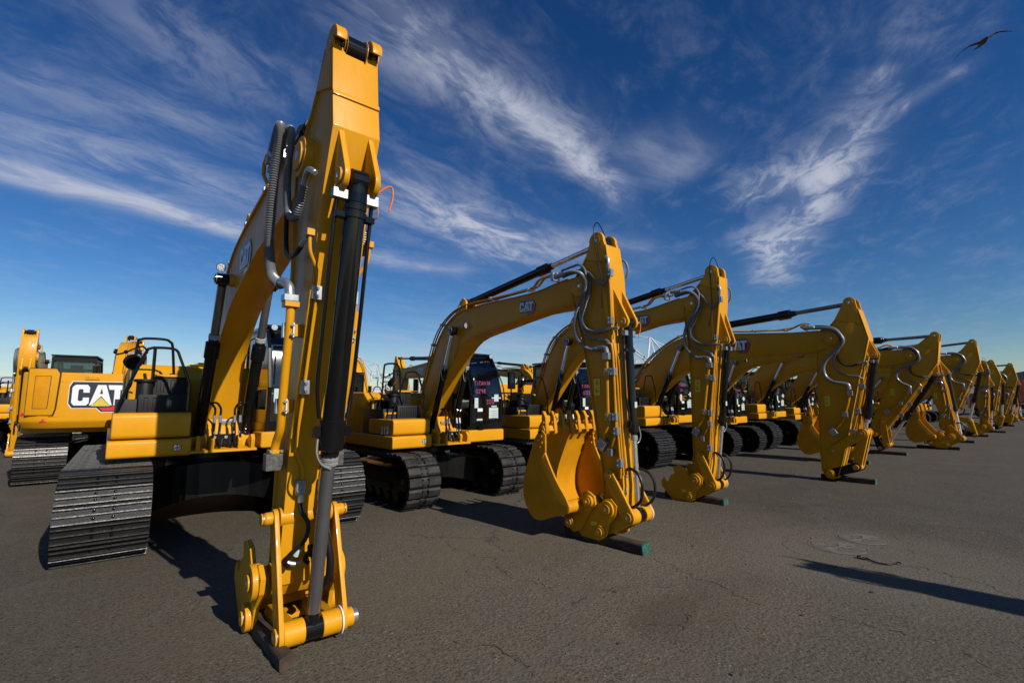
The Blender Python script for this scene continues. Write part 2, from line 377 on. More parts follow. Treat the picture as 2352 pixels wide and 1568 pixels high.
def track(root, side, K, shoes, kind, ya=0):
    L, ht, half, w = K['L'], K['ht'], K['half'], K['shoe']
    x = side*(half-w/2); r = ht/2-.02; pitch = K['pitch']; s0 = L/2-ht/2
    per = 4*s0+2*math.pi*r; n = int(round(per/pitch)); pitch = per/n
    def frame(mb):
        fw = .13; hgt = ht
        mb.m(UND).prism([(-s0+.25, .16*hgt), (-s0+.1, .42*hgt), (-s0+.18, .62*hgt), (-s0+.6, .72*hgt), (s0-.5, .72*hgt), (s0-.1, .66*hgt), (s0, .4*hgt), (s0-.2, .16*hgt)], -fw, fw)
        mb.box(-fw-.035, fw+.035, -s0+.5, s0-.45, .30*hgt, .42*hgt)
        for i in range(8):
            y = -s0+.25+(2*s0-.5)*i/7; mb.cyl((-fw-.03, y, .14), (fw+.03, y, .14), .085, n=16)
        for y in (-s0*.42, s0*.42): mb.cyl((-.1, y, ht-.14), (.1, y, ht-.14), .07, n=14)
        for y in (-s0, s0):
            mb.cyl((-.05, y, ht/2), (.05, y, ht/2), r-.05, n=28).cyl((-.16, y, ht/2), (.16, y, ht/2), .16, n=20)
            for a in range(6): mb.box(-.075, .075, -.03, .03, 0, r-.07, Matrix.Translation((0, y, ht/2)) @ Matrix.Rotation(R(60*a), 4, 'X'))
        for z in (.085, ht-.085): mb.box(-.085, .085, -s0, s0, z-.03, z+.03)    # chain links seen between shoe and frame
        for y, sg in ((-s0, -1), (s0, 1)):
            a = [(y+sg*(r-.02)*math.cos(t), ht/2+(r-.02)*math.sin(t)) for t in [R(-90+18*i) for i in range(11)]]
            b = [(y+sg*(r-.08)*math.cos(t), ht/2+(r-.08)*math.sin(t)) for t in [R(90-18*i) for i in range(11)]]
            mb.prism(a+b, -.08, .08)
        mb.m(EDG)
        for y in (-s0, s0): mb.cyl((-.175, y, ht/2), (.175, y, ht/2), .055, n=16)
    t = part('track', ('trk', K['k']), frame, root, loc=(x*math.cos(ya)+(.07 if ya else 0), x*math.sin(ya)-(.09 if ya else 0), 0), rot=(0, 0, ya))
    key = ('shoe', K['k'], kind)
    if key not in CACHE:
        mb = MB(); shoe_mesh(kind, w, pitch)(mb); CACHE[key] = mb.mesh('track_shoe')
        CACHE[key+('raw',)] = mb
    def pose(i):
        d = (i*pitch) % per
        if d < 2*s0: return (0, -s0+d, ht/2+r), 0
        d -= 2*s0
        if d < math.pi*r: a = d/r; return (0, s0+r*math.sin(a), ht/2+r*math.cos(a)), -a
        d -= math.pi*r
        if d < 2*s0: return (0, s0-d, ht/2-r), math.pi
        d -= 2*s0; a = d/r; return (0, -s0-r*math.sin(a), ht/2-r*math.cos(a)), math.pi-a
    if shoes:
        for i in range(n):
            lc, a = pose(i+.35); link('track_shoe', CACHE[key], t, lc, (a, 0, 0))
    else:
        def joined(mb):
            raw = CACHE[key+('raw',)]
            for i in range(n):
                lc, a = pose(i+.35); M = Matrix.Translation(lc) @ Matrix.Rotation(a, 4, 'X')
                o = len(mb.v); mb.v += [tuple(M @ V(v)) for v in raw.v]
                mb.f += [[j+o for j in f] for f in raw.f]; mb.mi += raw.mi
            mb.mats = list(raw.mats)
        o = part('track_shoes', key+('joined',), joined, t); o['kind'] = 'stuff'
    return t
KS = dict(k='S', L=3.75, ht=.88, half=1.30, shoe=.60, pitch=.172, wid=1.25, bl=1.25, hl=1.22)
KL = dict(k='L', L=4.85, ht=1.02, half=1.72, shoe=.86, pitch=.190, wid=1.40, bl=1.27, hl=1.37)

def carbody(root, K):
    ht, half, w = K['ht'], K['half'], K['shoe']; xi = half-w+.16
    def f(mb):
        mb.m(UND)
        mb.cyl((0, 0, .42*ht), (0, 0, .93*ht), .62, .52, n=40)
        for sy in (-1, 1):
            y0 = sy*.35; y1 = sy*(.62 if K['k'] == 'S' else .95)
            for sx in (-1, 1):
                n = 6; top = []; bot = []
                for i in range(n+1):
                    t = i/n; x = sx*xi*t; yc = y0+(y1-y0)*t*t
                    wy = .34-.12*t; zt = .86*ht-.14*ht*t*t*1.1; zb = .36*ht-.18*ht*t*t
                    top.append((x, yc, wy, zt)); bot.append(zb)
                for i in range(n):
                    vs = []
                    for (x, yc, wy, zt), zb in ((top[i], bot[i]), (top[i+1], bot[i+1])):
                        vs += [(x, yc-wy, zb), (x, yc+wy, zb), (x, yc+wy*.92, zt), (x, yc-wy*.92, zt)]
                    fs = [(0, 1, 5, 4), (1, 2, 6, 5), (2, 3, 7, 6), (3, 0, 4, 7)]
                    if i == n-1: fs.append((4, 5, 6, 7))
                    mb.add(vs, fs)
    cb = part('carbody', ('cb', K['k']), f, root)
    def g(mb):
        mb.m(UND).cyl((0, 0, .93*ht), (0, 0, 1.02*ht), .66, n=48).cyl((0, 0, 1.02*ht), (0, 0, K['zd']), .58, n=48)
        for i in range(36):
            a = 2*math.pi*i/36; mb.cyl((.635*math.cos(a), .635*math.sin(a), 1.0*ht), (.635*math.cos(a), .635*math.sin(a), 1.055*ht), .016, n=6)
    part('slewing_ring', ('sr', K['k']), g, root)
KS['zd'] = 1.0; KL['zd'] = 1.13

# ------------------------------------------------------------------ upper structure (front is -y, cab on +x)
def rbox(mb, x0, x1, y0, y1, z0, z1, r=.05, n=4, axis='x'):
    """box with rounded edges along one axis"""
    pts = []
    a0, a1 = (y0, y1) if axis == 'x' else (x0, x1)
    for cx, cz, st in ((a1-r, z1-r, 0), (a0+r, z1-r, 90), (a0+r, z0+r, 180), (a1-r, z0+r, 270)):
        for i in range(n+1): t = R(st+90*i/n); pts.append((cx+r*math.cos(t), cz+r*math.sin(t)))
    if axis == 'x': mb.prism(pts, x0, x1)
    else: mb.plate(pts, (0, y1, 0), (1, 0, 0), (0, 0, 1), y1-y0)
def lamp(parent, c, r=.055, rot=None, d=(0, -1, 0)):
    c, d = V(c), V(d).normalized()
    u = d.orthogonal().normalized(); w = d.cross(u)
    def f(mb):
        mb.m(BLK).cyl(c-d*-.0, c-d*.06, r, r*.8, n=20)
        mb.m(LMP).cyl(c+d*.003, c, r*.86, n=20)
        mb.m(CHR)
        for i in range(6): mb.ball(c+d*.005+(u*math.cos(i*1.047)+w*math.sin(i*1.047))*r*.5, r*.2, 6)
    return part('work_light', None, f, parent, rot=rot)
def upper(root, K, yaw=0, number=None, writing=None, papers=True, rearlogo=False, seen='front'):
    S = K['k'] == 'S'; k = K['k']; W_ = K['wid']; BL = K['bl']; HL = K['hl']; zd = K['zd']; rt = (0, 0, yaw)
    fy = -1.2 if S else -1.75           # front face of box and cab
    ry = 2.05 if S else 3.0             # rear of counterweight
    zb = 1.50 if S else 1.68            # top of the storage box
    zh = 2.02 if S else 2.42            # bonnet top
    bx = -.50 if S else -.43
    P_ = lambda nm, fn, bev=0, seg=2, parent=root: part(nm, (nm, k, fn.__name__), fn, parent, bev, seg, rot=rt if parent is root else None)
    def deck_frame(mb):
        mb.m(YEL)
        mb.box(-.45, .40, fy+.20, ry-.5, zd, zd+.20)
        mb.box(-BL+.02, -.45, fy+.12, ry-.5, zd+.0, zd+.14); mb.box(.40, W_-.02, fy+.30, ry-.5, zd, zd+.12)
        mb.prism([(fy-.08, zd+.0), (fy-.08, zd+.03), (fy+.21, zd+.06), (fy+.21, zd)], -.43, .39)
        for x in (-.335, -.17, .17, .335):
            mb.prism([(fy-.06, zd+.03), (fy-.08, zd+.16), (fy-.02, zd+.23), (fy+.08, zd+.22), (fy+.30, zd+.10)], x-.025, x+.025)
        for x in (-.25, .25):   # boom foot cheeks
            mb.prism([(fy+.2, zd+.15), (fy+.45, zd+.62), (fy+.72, zd+.66), (fy+.95, zd+.5), (fy+1.3, zd+.15)], x-.03, x+.03)
        mb.cyl((-.31, fy+.62, zd+.42), (.31, fy+.62, zd+.42), .07, n=20)
        mb.prism([(fy+.22, zd+.18), (fy+.42, zd+.52), (fy+.45, zd+.52), (fy+.30, zd+.18)], -.22, .22)
        mb.m(ZNC).box(-.05, .16, fy+.31, fy+.33, zd+.36, zd+.44, Matrix.Translation((0, 0, 0)))
    deck = P_('deck', deck_frame, .008)
    def swivel(mb):
        mb.m(BLK).box(-.14, .12, fy+.02, fy+.16, zd+.12, zd+.24)
        mb.m(CHR)
        for x in (-.12, .0, .1): mb.cyl((x, fy-.0, zd+.2), (x, fy+.05, zd+.2), .022, n=8)
        for x, e in ((-.16, -.26), (-.09, -.22), (.09, .22), (.16, .26)):
            s = 1 if x > 0 else -1
            mb.piece().m(RUB).tube([(x, fy-.01, zd+.5), (x, fy-.03, zd+.36), (x+.01*s, fy-.04, zd+.15), (x-.03*s, fy+.0, zd+.08), (x-.06*s, fy+.04, zd+.2)], .017, 8, 5)
            mb.m(ZNC).cyl((x, fy-.01, zd+.50), (x, fy-.03, zd+.40), .02, n=8).cyl((x, fy-.032, zd+.28), (x, fy-.036, zd+.25), .021, n=8)
            mb.m(BLK).tube([(x, fy-.01, zd+.5), (x, fy-.01, zd+.60), (x*1.2+(e-x)*.3, fy-.0, zd+.68), (e, fy+.02, zd+.66)], .015, 8, 5)
    P_('hose_manifold', swivel)
    def boxf(mb):
        mb.m(YEL); rbox(mb, -BL, bx, fy, fy+1.0, zd+.22, zb, .06)
    b = P_('storage_box', boxf, .022, 3)
    def sillf(mb):
        mb.m(YEL); rbox(mb, -BL-.03, bx+.02, fy-.04, ry-.9, zd-.02, zd+.205, .045)
    s2 = P_('side_sill', sillf, .02, 3)
    def slf(mb):
        c = V((bx-.14, fy-.041, zd+.09)); mb.m(BLK).cyl(c+V((0, .03, 0)), c, .05, n=20); mb.m(LMP).cyl(c, c-V((0, .004, 0)), .042, n=20)
        mb.m(BLK).box(c.x-.042, c.x+.042, c.y-.007, c.y-.003, c.z-.004, c.z+.004).box(c.x-.004, c.x+.004, c.y-.007, c.y-.003, c.z-.042, c.z+.042)
    P_('marker_light', slf, parent=s2)
    if number:
        scribble(b, number, (-BL-.004, fy+.46, zb-.27), (0, -1, 0), (0, 0, 1), .13, mt=WHT, r=.013, name='model_number')
    def tankf(mb):                      # ribbed step panels and the tank behind the box
        mb.m(BPL)
        for i, (y0, z1) in enumerate(((fy+.35, zb+.24), (fy+.75, zb+.50))):
            x0 = -BL+.26-(.0 if i == 0 else -.15)
            mb.box(x0, bx-.0, y0, y0+.4, zb-.05, z1)
            nn = 5 if i == 0 else 4
            for j in range(nn):
                cx = x0+.08+j*(bx-x0-.1)/nn
                mb.m(BLK).box(cx-.022, cx-.014, y0-.012, y0, zb+.03 if i == 0 else zb+.28, z1-.03).box(cx+.022, cx+.030, y0-.012, y0, zb+.03 if i == 0 else zb+.28, z1-.03).box(cx-.022, cx+.03, y0-.012, y0, z1-.04, z1-.03).m(BPL)
        mb.cyl((-BL+.33, fy+.66, zb-.1), (-BL+.33, fy+.66, zb+.42), .10, n=20).cyl((-BL+.33, fy+.66, zb+.42), (-BL+.33, fy+.66, zb+.46), .13, n=20)
        mb.box(-BL+.02, -BL+.3, fy+.45, fy+1.3, zd+.2, zb+.18)
        mb.m(YEL).box(-BL+.45, bx, fy+.72, fy+1.2, zb+.50, zb+.54)
    P_('step_panel', tankf, .01)
    def railf(mb):
        mb.m(BLK)
        for y, xl, xt, xr, zl, zt in ((fy+.14, -BL+.03, -BL+.33, bx-.22, zb-.15, zb+.87), (fy+.85, -BL+.13, -BL+.26, bx-.26, zb+.10, zb+1.06)):
            e = bx-.05 if y < fy+.5 else bx-.16
            mb.piece().tube([(xl, y, zl), (xl+.01, y, zl+.2), (xl+.05, y, zl+.34), (xt-.05, y, zt-.09), (xt-.01, y, zt-.02), (xt+.07, y, zt), (xr-.06, y, zt), (xr+.01, y, zt-.03), (xr+.05, y, zt-.12), (e, y, zb+.42), (e+.01, y, zb+.3), (e+.01, y, zb+.02)], .019, 8, 5)
        mb.piece().tube([(-BL+.10, fy+.14, zb+.25), (-BL+.14, fy+.5, zb+.38), (-BL+.20, fy+.85, zb+.45)], .015, 8, 3)
        mb.piece().cyl((-BL+.42, fy+.85, zb+.4), (-BL+.42, fy+.85, zb+.95), .022, n=8)
    P_('handrail', railf)
    def mirrorf(mb):
        x = -BL+.20; y = fy+.50; z = zb+.92
        mb.m(BLK).tube([(x+.12, y, z-.1), (x+.05, y-.1, z-.02), (x-.13, y-.14, z-.12), (x-.22, y-.14, z-.15)], .012, 6, 4).ball((x-.12, y-.14, z-.11), .028, 8)
        M = Matrix.Translation((x-.03, y-.08, z-.24)) @ Matrix.Rotation(R(38), 4, 'Y') @ Matrix.Rotation(R(55), 4, 'Z') @ Matrix.Rotation(R(12), 4, 'X') @ Matrix.Diagonal((1.1, 1, .8, 1))
        mb.add([M @ V((.13*math.cos(i*.4488), yy, .13*math.sin(i*.4488))) for yy in (-.02, .03) for i in range(14)], [tuple(range(14)), tuple(range(27, 13, -1))]+[(i, (i+1) % 14, (i+1) % 14+14, i+14) for i in range(14)])
    P_('mirror', mirrorf)
    def hoodf(mb):
        mb.m(YEL)
        pr = [(fy+1.35, zd+.2), (fy+1.35, zh-.25), (fy+1.6, zh-.02), (ry-.55, zh), (ry-.45, zh-.08), (ry-.45, zd+.2)]
        if S: pr = [(fy+1.1, zd+.2), (fy+1.1, zh-.2), (fy+1.35, zh-.02), (ry-.45, zh), (ry-.35, zh-.08), (ry-.35, zd+.2)]
        mb.prism(pr, -HL, W_-.03)
        if S: mb.m(BPL).box(-BL+.03, bx+.02, fy+.93, fy+1.07, zd+.2, zh-.16).box(-BL+.03, -BL+.38, fy+.40, fy+.93, zd+.2, zb+.12)
    hd = P_('bonnet', hoodf, .03, 3)
    def hoodd(mb):
        y0 = pry = fy+1.9 if not S else fy+1.7
        mb.m(YEL)
        for i in range(3): mb.piece().box(-HL-.008, -HL+.004, y0+i*.38, y0+i*.38+.34, zd+.45, zh-.2)
        mb.piece().m(BLK)
        for i in range(9): mb.box(-HL-.012, -HL-.007, y0+.42, y0+.68, zd+.6+i*.06, zd+.62+i*.06)
        mb.piece().box(-.3, .25, y0, y0+.5, zh-.005, zh+.03)
        mb.piece().cyl((.45, y0+.5, zh-.02), (.45, y0+.5, zh+.32), .06, n=16)
        mb.piece().m(ZNC).ball((-.2, fy+1.347 if not S else fy+1.1, zh-.45), .03, 8)
    P_('access_panel', hoodd, .004, 1, parent=hd)
    def cwf(mb):
        mb.m(YEL); z0 = zd+.10; z1 = zh+.02 if not S else zh-.28; n = 16; th = .75
        out = []
        for i in range(n+1):
            x = -HL-.03+(W_+HL+.03)*i/n; q = abs(x)/W_
            out.append((x, ry-(.34 if S else .26)*max(0, (q-.4)/.6)**3))
        out = [(-HL-.03, ry-th-.3)]+out+[(W_, ry-th-.3)]
        a = [V((p[0], p[1], z0)) for p in out]; b_ = [V((p[0], p[1], z1)) for p in out]
        lo = [V((p[0]*.97, p[1]-.10 if p[1] > ry-.9 else p[1], z0-.0)) for p in out]
        m_ = len(out); mid = [V((p[0], p[1], z0+.16)) for p in out]
        mb.add(lo+mid+b_, [tuple(range(m_-1, -1, -1)), tuple(range(2*m_, 3*m_))]+[(i+j*m_, (i+1) % m_+j*m_, (i+1) % m_+(j+1)*m_, i+(j+1)*m_) for i in range(m_) for j in range(2)])
    cw = P_('counterweight', cwf, .035, 3)
    if rearlogo:
        def trim(mb):
            mb.m(RED).plate([(-.0, 0), (.30, 0), (.36, .075), (.06, .075)], (W_-.36, ry-.055, zd+.25), (-1, .08, 0), (0, 0, 1), .015)
            mb.piece().plate([(-.0, 0), (.30, 0), (.36, .075), (.06, .075)], (-W_+.78, ry+.001, zd+.25), (-1, 0, 0), (0, 0, 1), .015)
            mb.piece().cyl((W_-.08, ry-.25, zd+.42), (W_-.065, ry-.195, zd+.42), .03, n=14)
        P_('reflector', trim, parent=cw)
        def door(mb):
            mb.m(NAV).plate([(-.012, -.012), (.455, -.012), (.485, .12), (.515, .89), (.45, .995), (-.012, .995)], (W_-.13, ry-.150, zd+.40), V((-1, .27, 0)), (0, 0, 1), .046)
            mb.plate([(.09, .13), (.34, .13), (.36, .83), (.09, .83)], (W_-.13, ry-.094, zd+.40), V((-1, .27, 0)), (0, 0, 1), .002)
            mb.m(YEL).plate([(0, 0), (.44, 0), (.47, .12), (.50, .88), (.44, .98), (0, .98)], (W_-.13, ry-.150, zd+.40), V((-1, .27, 0)), (0, 0, 1), .055)
            mb.m(YEL2).plate([(.10, .14), (.33, .14), (.35, .82), (.10, .82)], (W_-.13, ry-.093, zd+.40), V((-1, .27, 0)), (0, 0, 1), .006)
        P_('vent_panel', door, .008, parent=cw)
        def lift(mb):
            mb.m(YEL).box(.12, .36, ry-.02, ry+.02, zh-.13, zh-.04); mb.m(BLK)
            for x in (.16, .32): mb.cyl((x, ry+.01, zh-.08), (x, ry+.023, zh-.08), .012, n=8)
            mb.box(-W_+.5, W_-.5, ry-.03, ry+.0015, zh-.185, zh-.179).box(-W_+.5, W_-.5, ry-.03, ry+.0015, zd+.365, zd+.371)
        P_('lifting_plate', lift, .004, parent=cw)
        logo(cw, (.56, ry+.001, zd+.60), (-1, 0, 0), (0, 0, 1), .45, big=True)
    # cab
    cx0, cx1 = (.42, W_+.0) if S else (.50, W_+.02)
    cy0, cy1 = fy, fy+1.65; z0, z1 = zd+.28, (2.80 if S else 3.0); zm = z0+.62
    def cabf(mb):
        mb.m(BLK); t = .055
        side = [(cy0, z0), (cy0-.03, zm), (cy0+.12, z1-.35), (cy0+.30, z1-.06), (cy0+.38, z1), (cy1-.05, z1-.02), (cy1, z1-.12), (cy1, z0)]
        inn = [(cy0+.08, z0+.1), (cy0+.05, zm), (cy0+.2, z1-.37), (cy0+.37, z1-.13), (cy0+.43, z1-.10), (cy1-.12, z1-.12), (cy1-.08, z1-.16), (cy1-.08, z0+.1)]
        for xa, xb in ((cx0, cx0+t), (cx1-t, cx1)):
            n = len(side)
            for i in range(n):
                j = (i+1) % n
                vs = [(x, *p) for x in (xa, xb) for p in (side[i], side[j], inn[j], inn[i])]
                mb.add(vs, [(0, 1, 2, 3), (7, 6, 5, 4), (0, 4, 5, 1), (3, 2, 6, 7), (1, 5, 6, 2), (0, 3, 7, 4)])
            mb.box(xa+.002, xb-.002, cy0+.02, cy1-.02, zm-.03, zm+.03); mb.box(xa+.003, xb-.003, cy0+.75, cy0+.83, z0+.05, z1-.06)
        mb.strip([(cy1-.05, z1-.02), (cy0+.38, z1), (cy0+.30, z1-.06)][::-1], cx0, cx1, .06)
        mb.box(cx0-.01, cx1+.01, cy0+.34, cy1+.02, z1-.01, z1+.035)
        mb.box(cx0, cx1, cy0+.0, cy0+.07, z0-.01, z0+.12); mb.box(cx0+.02, cx1-.02, cy0-.02, cy0+.04, zm-.02, zm+.02)
        mb.box(cx0, cx1, cy1-.06, cy1, z0, z0+.75); mb.box(cx0, cx1, cy1-.06, cy1, z1-.14, z1-.02)
        mb.box(cx0+.01, cx0+.05, cy0+.08, cy1-.1, z0+.0, z0+.30)
        mb.box(cx0, cx1, cy0+.05, cy1, z0-.05, z0+.02)
    cab = P_('cab', cabf, .008, 1)
    def bowed(mb, rows, bow):       # curved windscreen glass
        mb.m(GLS); n = 10; xa, xb = cx0+.055, cx1-.055; vs = []
        for (y, z) in rows:
            for i in range(n+1): t = i/n*2-1; vs.append((xa+(xb-xa)*i/n, y-bow*(1-t*t), z))
        mb.add(vs, [(r*(n+1)+i, r*(n+1)+i+1, (r+1)*(n+1)+i+1, (r+1)*(n+1)+i) for r in range(len(rows)-1) for i in range(n)])
    def wsu(mb): bowed(mb, sm2([(cy0-.012, zm+.015), (cy0+.02, zm+.32), (cy0+.09, zm+.62), (cy0+.19, z1-.30), (cy0+.34, z1-.07)], 4), .014)
    def wsl(mb): bowed(mb, [(cy0+.010, z0+.12), (cy0+.003, z0+.3), (cy0-.010, zm-.02)], .018)
    def sdg(mb):
        mb.m(GLS)
        for xx in (cx0+.02, cx1-.03):
            mb.piece().prism([(cy0+.08, zm+.03), (cy0+.2, z1-.37), (cy0+.4, z1-.13), (cy0+.75, z1-.12), (cy0+.75, zm+.03)], xx, xx+.008)
            mb.piece().box(xx, xx+.008, cy0+.83, cy1-.08, zm+.03, z1-.12); mb.piece().box(xx, xx+.008, cy0+.83, cy1-.08, z0+.1, zm-.03)
        mb.piece().box(cx0+.06, cx1-.06, cy1-.035, cy1-.03, z0+.75, z1-.14)
    P_('upper_windscreen', wsu, parent=cab); P_('lower_windscreen', wsl, parent=cab); P_('side_glass', sdg, parent=cab)
    def seatf(mb):
        xc = (cx0+cx1)/2; mb.m(SEA); rbox(mb, xc-.24, xc+.24, cy0+.72, cy0+1.2, z0+.38, z0+.52, .05); rbox(mb, xc-.22, xc+.22, cy0+1.12, cy0+1.26, z0+.5, z0+1.15, .05); rbox(mb, xc-.13, xc+.13, cy0+1.14, cy0+1.24, z0+1.18, z0+1.38, .04)
        mb.m(BPL)
        for s in (-1, 1): rbox(mb, xc+s*.36-.07, xc+s*.36+.07, cy0+.6, cy0+1.1, z0+.3, z0+.68, .04); mb.cyl((xc+s*.36, cy0+.65, z0+.65), (xc+s*.36, cy0+.6, z0+.88), .022, n=8)
        mb.box(xc-.3, xc+.3, cy0+.25, cy0+.5, z0+.05, z0+.1); mb.box(xc+.2, xc+.38, cy0+.35, cy0+.4, z0+.7, z0+.95)
        mb.m(PAP).box(xc-.22, xc+.2, cy0+.75, cy0+1.1, z0+.53, z0+.56)
    P_('seat', seatf, parent=cab)
    if papers:
        def papf(mb):
            w = cx1-cx0-.12; y = cy0-.012
            for a, b_, c, d, m_ in ((.03, .16, .40, .68, PAP), (.12, .32, .05, .10, PAP), (.14, .32, .30, .39, WHT), (.56, .90, .10, .40, PAP), (.64, .84, .42, .46, PAP), (.74, .90, .58, .78, PAP), (.64, .99, .66, .70, PAP)):
                mb.piece().m(m_).box(cx0+.06+a*w, cx0+.06+b_*w, y-.026-.02*(c), y-.023-.02*c, z0+.12+(c)*.72, z0+.12+d*.72)
            mb.m(NAV)
            for i in range(4): mb.box(cx0+.06+.64*w, cx0+.06+.86*w, y-.034, y-.031, z0+.20+i*.045, z0+.205+i*.045)
        P_('inspection_paper', papf, parent=cab)
    if writing:
        for i, tx in enumerate(writing):
            scribble(cab, tx, (cx0+.10+(.28 if i == 2 else .02*i), cy0-.045+(.045 if i == 0 else .01 if i == 1 else 0), (zm+.24, zm+.08, zm-.14)[i]), (1, 0, 0), (0, -.05, 1), .082 if i < 2 else .095, r=.0042)
    def lipf(mb): mb.m(YEL); rbox(mb, cx0-.06, cx1+.02, cy0-.05, cy0+.5, zd+.02, z0-.03, .03, axis='y')
    P_('cab_step', lipf, .03, 3)
    def wiper(mb): mb.m(BLK).tube([(cx0+.08, cy0-.03, zm+.05), (cx0+.09, cy0+.01, zm+.4), (cx0+.1, cy0+.10, z1-.42)], .009, 6, 3).piece().tube([(cx0+.2, cy0-.04, z0+.0), (cx0+.4, cy0-.04, z0+.12), (cx0+.62, cy0-.03, z0+.14)], .009, 6, 3).box(cx0+.18, cx0+.3, cy0-.06, cy0+.02, z0-.03, z0+.03)
    P_('wiper', wiper, parent=cab)
    def crail(mb):
        mb.m(BLK).tube([(cx1+.04, cy0+.06, z0-.1), (cx1+.06, cy0-.02, z0+.3), (cx1+.06, cy0+.02, z1-.7), (cx1+.03, cy0+.22, z1-.3)], .014, 8, 4)
        mb.tube([(cx1, cy0+.15, z1-.3), (cx1+.12, cy0-.05, z1-.34), (cx1+.2, cy0-.05, z1-.36)], .014, 8, 4)
    P_('grab_rail', crail, parent=cab)
    def cmir(mb):
        mb.m(BLK); rbox(mb, cx1+.12, cx1+.30, cy0-.1, cy0-.05, z1-.72, z1-.36, .02); mb.m(LMP).box(cx1+.14, cx1+.28, cy0-.049, cy0-.047, z1-.70, z1-.38)
    P_('cab_mirror', cmir, .01, parent=cab)
    if seen == 'front':
        for x in (cx0+.10, cx1-.12): lamp(cab, (x, cy0+.22, z1-.02), .052)
    return deck

# ------------------------------------------------------------------ booms, sticks, cylinders and end gear; all outlines (y, z) with the front at low y
def lobe(c, r, a0, a1, n=6): return [(c[0]+r*math.cos(R(a0+(a1-a0)*i/n)), c[1]+r*math.sin(R(a0+(a1-a0)*i/n))) for i in range(n+1)]
TS = dict(cy=9.1, B=(8.9, 1.42), E=(4.47, 3.47), F=(4.01, .46), P=(4.17, 4.07), C=(3.79, 2.88), Rk=(4.0, .88), hw=.165, bw=.17,
    boom=[(4.63, 3.25), (4.9, 3.215), (5.35, 3.215), (6.3, 3.09), (6.95, 3.0), (7.32, 2.85), (7.77, 2.44), (8.21, 1.97), (8.68, 1.47), (8.84, 1.29), (9.0, 1.32), (9.04, 1.46), (8.96, 1.68), (8.74, 2.08), (8.5, 2.52), (8.28, 2.92), (8.05, 3.2), (7.72, 3.41), (7.42, 3.50), (6.78, 3.545), (6.25, 3.54), (5.45, 3.535), (4.99, 3.59), (4.72, 3.62)],
    fold=(3.95, 3.39),
    stick=[(4.02, 3.98), (3.985, 3.73), (3.955, 3.54), (3.95, 3.39), (3.93, 2.95), (3.905, 2.17), (3.885, 1.62), (3.87, 1.31), (3.83, .76), (3.85, .46), (3.92, .34), (4.06, .34), (4.14, .44), (4.13, .87), (4.19, 1.23), (4.35, 2.19), (4.46, 2.75), (4.56, 3.08), (4.63, 3.35), (4.6, 3.56), (4.46, 3.72), (4.37, 3.84), (4.29, 3.98), (4.2, 4.02)],
    cb=(7.42, 3.68), ckt=.17, bc=((8.28, 1.17), (7.55, 3.15)), bcx=.255, rb=(.058, .036), rs=(.068, .04), rk=(.052, .036), lsc=.155, lo=(5.78, 3.27))
TL = dict(cy=9.65, B=(9.0, 1.55), E=(3.5, 3.27), F=(3.74, .17), P=(3.10, 4.07), C=(2.75, 2.85), Rk=(3.62, .70), hw=.20, bw=.215,
    boom=[(3.66, 3.04), (3.95, 2.98), (4.71, 2.965), (5.95, 2.95), (6.5, 2.90), (7.2, 2.72), (7.75, 2.36), (8.25, 1.95), (8.7, 1.50), (8.88, 1.38), (9.08, 1.42), (9.16, 1.6), (9.1, 1.9), (8.9, 2.35), (8.57, 2.76), (8.2, 3.15), (7.75, 3.45), (7.35, 3.62), (6.8, 3.69), (5.87, 3.62), (4.93, 3.54), (4.3, 3.49), (3.77, 3.48)],
    fold=(2.80, 3.21),
    stick=[(2.95, 3.90), (2.87, 3.55), (2.80, 3.21), (2.90, 2.80), (3.02, 2.39), (3.18, 1.70), (3.34, 1.02), (3.50, .42), (3.60, .09), (3.70, .04), (3.83, .07), (3.89, .2), (3.90, .75), (3.86, 1.8), (3.84, 2.6), (3.83, 3.0), (3.82, 3.3), (3.72, 3.48), (3.52, 3.56), (3.40, 3.70), (3.24, 4.0), (3.12, 4.02)],
    cb=(6.7, 3.86), ckt=.2, bc=((8.3, 1.25), (7.3, 3.36)), bcx=.27, rb=(.07, .045), rs=(.095, .052), rk=(.075, .045), lsc=.25, lo=(5.95, 3.17))
TM = dict(cy=9.65, B=(8.62, 1.47), E=(4.10, 3.90), F=(4.36, .42), P=(3.62, 4.675), C=(3.40, 3.50), Rk=(4.22, .92), hw=.185, bw=.19,
    boom=[(4.25, 3.66), (4.9, 3.56), (5.75, 3.48), (6.4, 3.29), (6.75, 3.19), (7.12, 3.07), (7.45, 2.88), (7.82, 2.60), (8.05, 2.2), (8.27, 1.6), (8.42, 1.32), (8.7, 1.28), (8.84, 1.46), (8.80, 1.8), (8.6, 2.2), (8.42, 2.52), (8.15, 2.88), (7.95, 3.15), (7.72, 3.45), (7.5, 3.62), (7.1, 3.83), (6.5, 3.95), (5.6, 4.08), (4.9, 4.16), (4.35, 4.12)],
    fold=(3.48, 3.92),
    stick=[(3.60, 4.72), (3.54, 4.27), (3.48, 3.92), (3.60, 3.56), (3.67, 3.31), (3.81, 2.65), (3.95, 2.05), (4.09, 1.55), (4.16, 1.03), (4.20, .72), (4.22, .40), (4.29, .30), (4.42, .30), (4.50, .42), (4.50, .8), (4.48, 1.2), (4.47, 1.6), (4.42, 2.3), (4.36, 2.9), (4.38, 3.4), (4.40, 3.85), (4.28, 4.10), (4.05, 4.28), (3.93, 4.42), (3.76, 4.70), (3.70, 4.74)],
    cb=(6.7, 4.12), ckt=.2, bc=((8.25, 1.27), (7.16, 3.42)), bcx=.285, rb=(.075, .052), rs=(.085, .057), rk=(.078, .050), lsc=.26, lo=(6.7, 3.45))
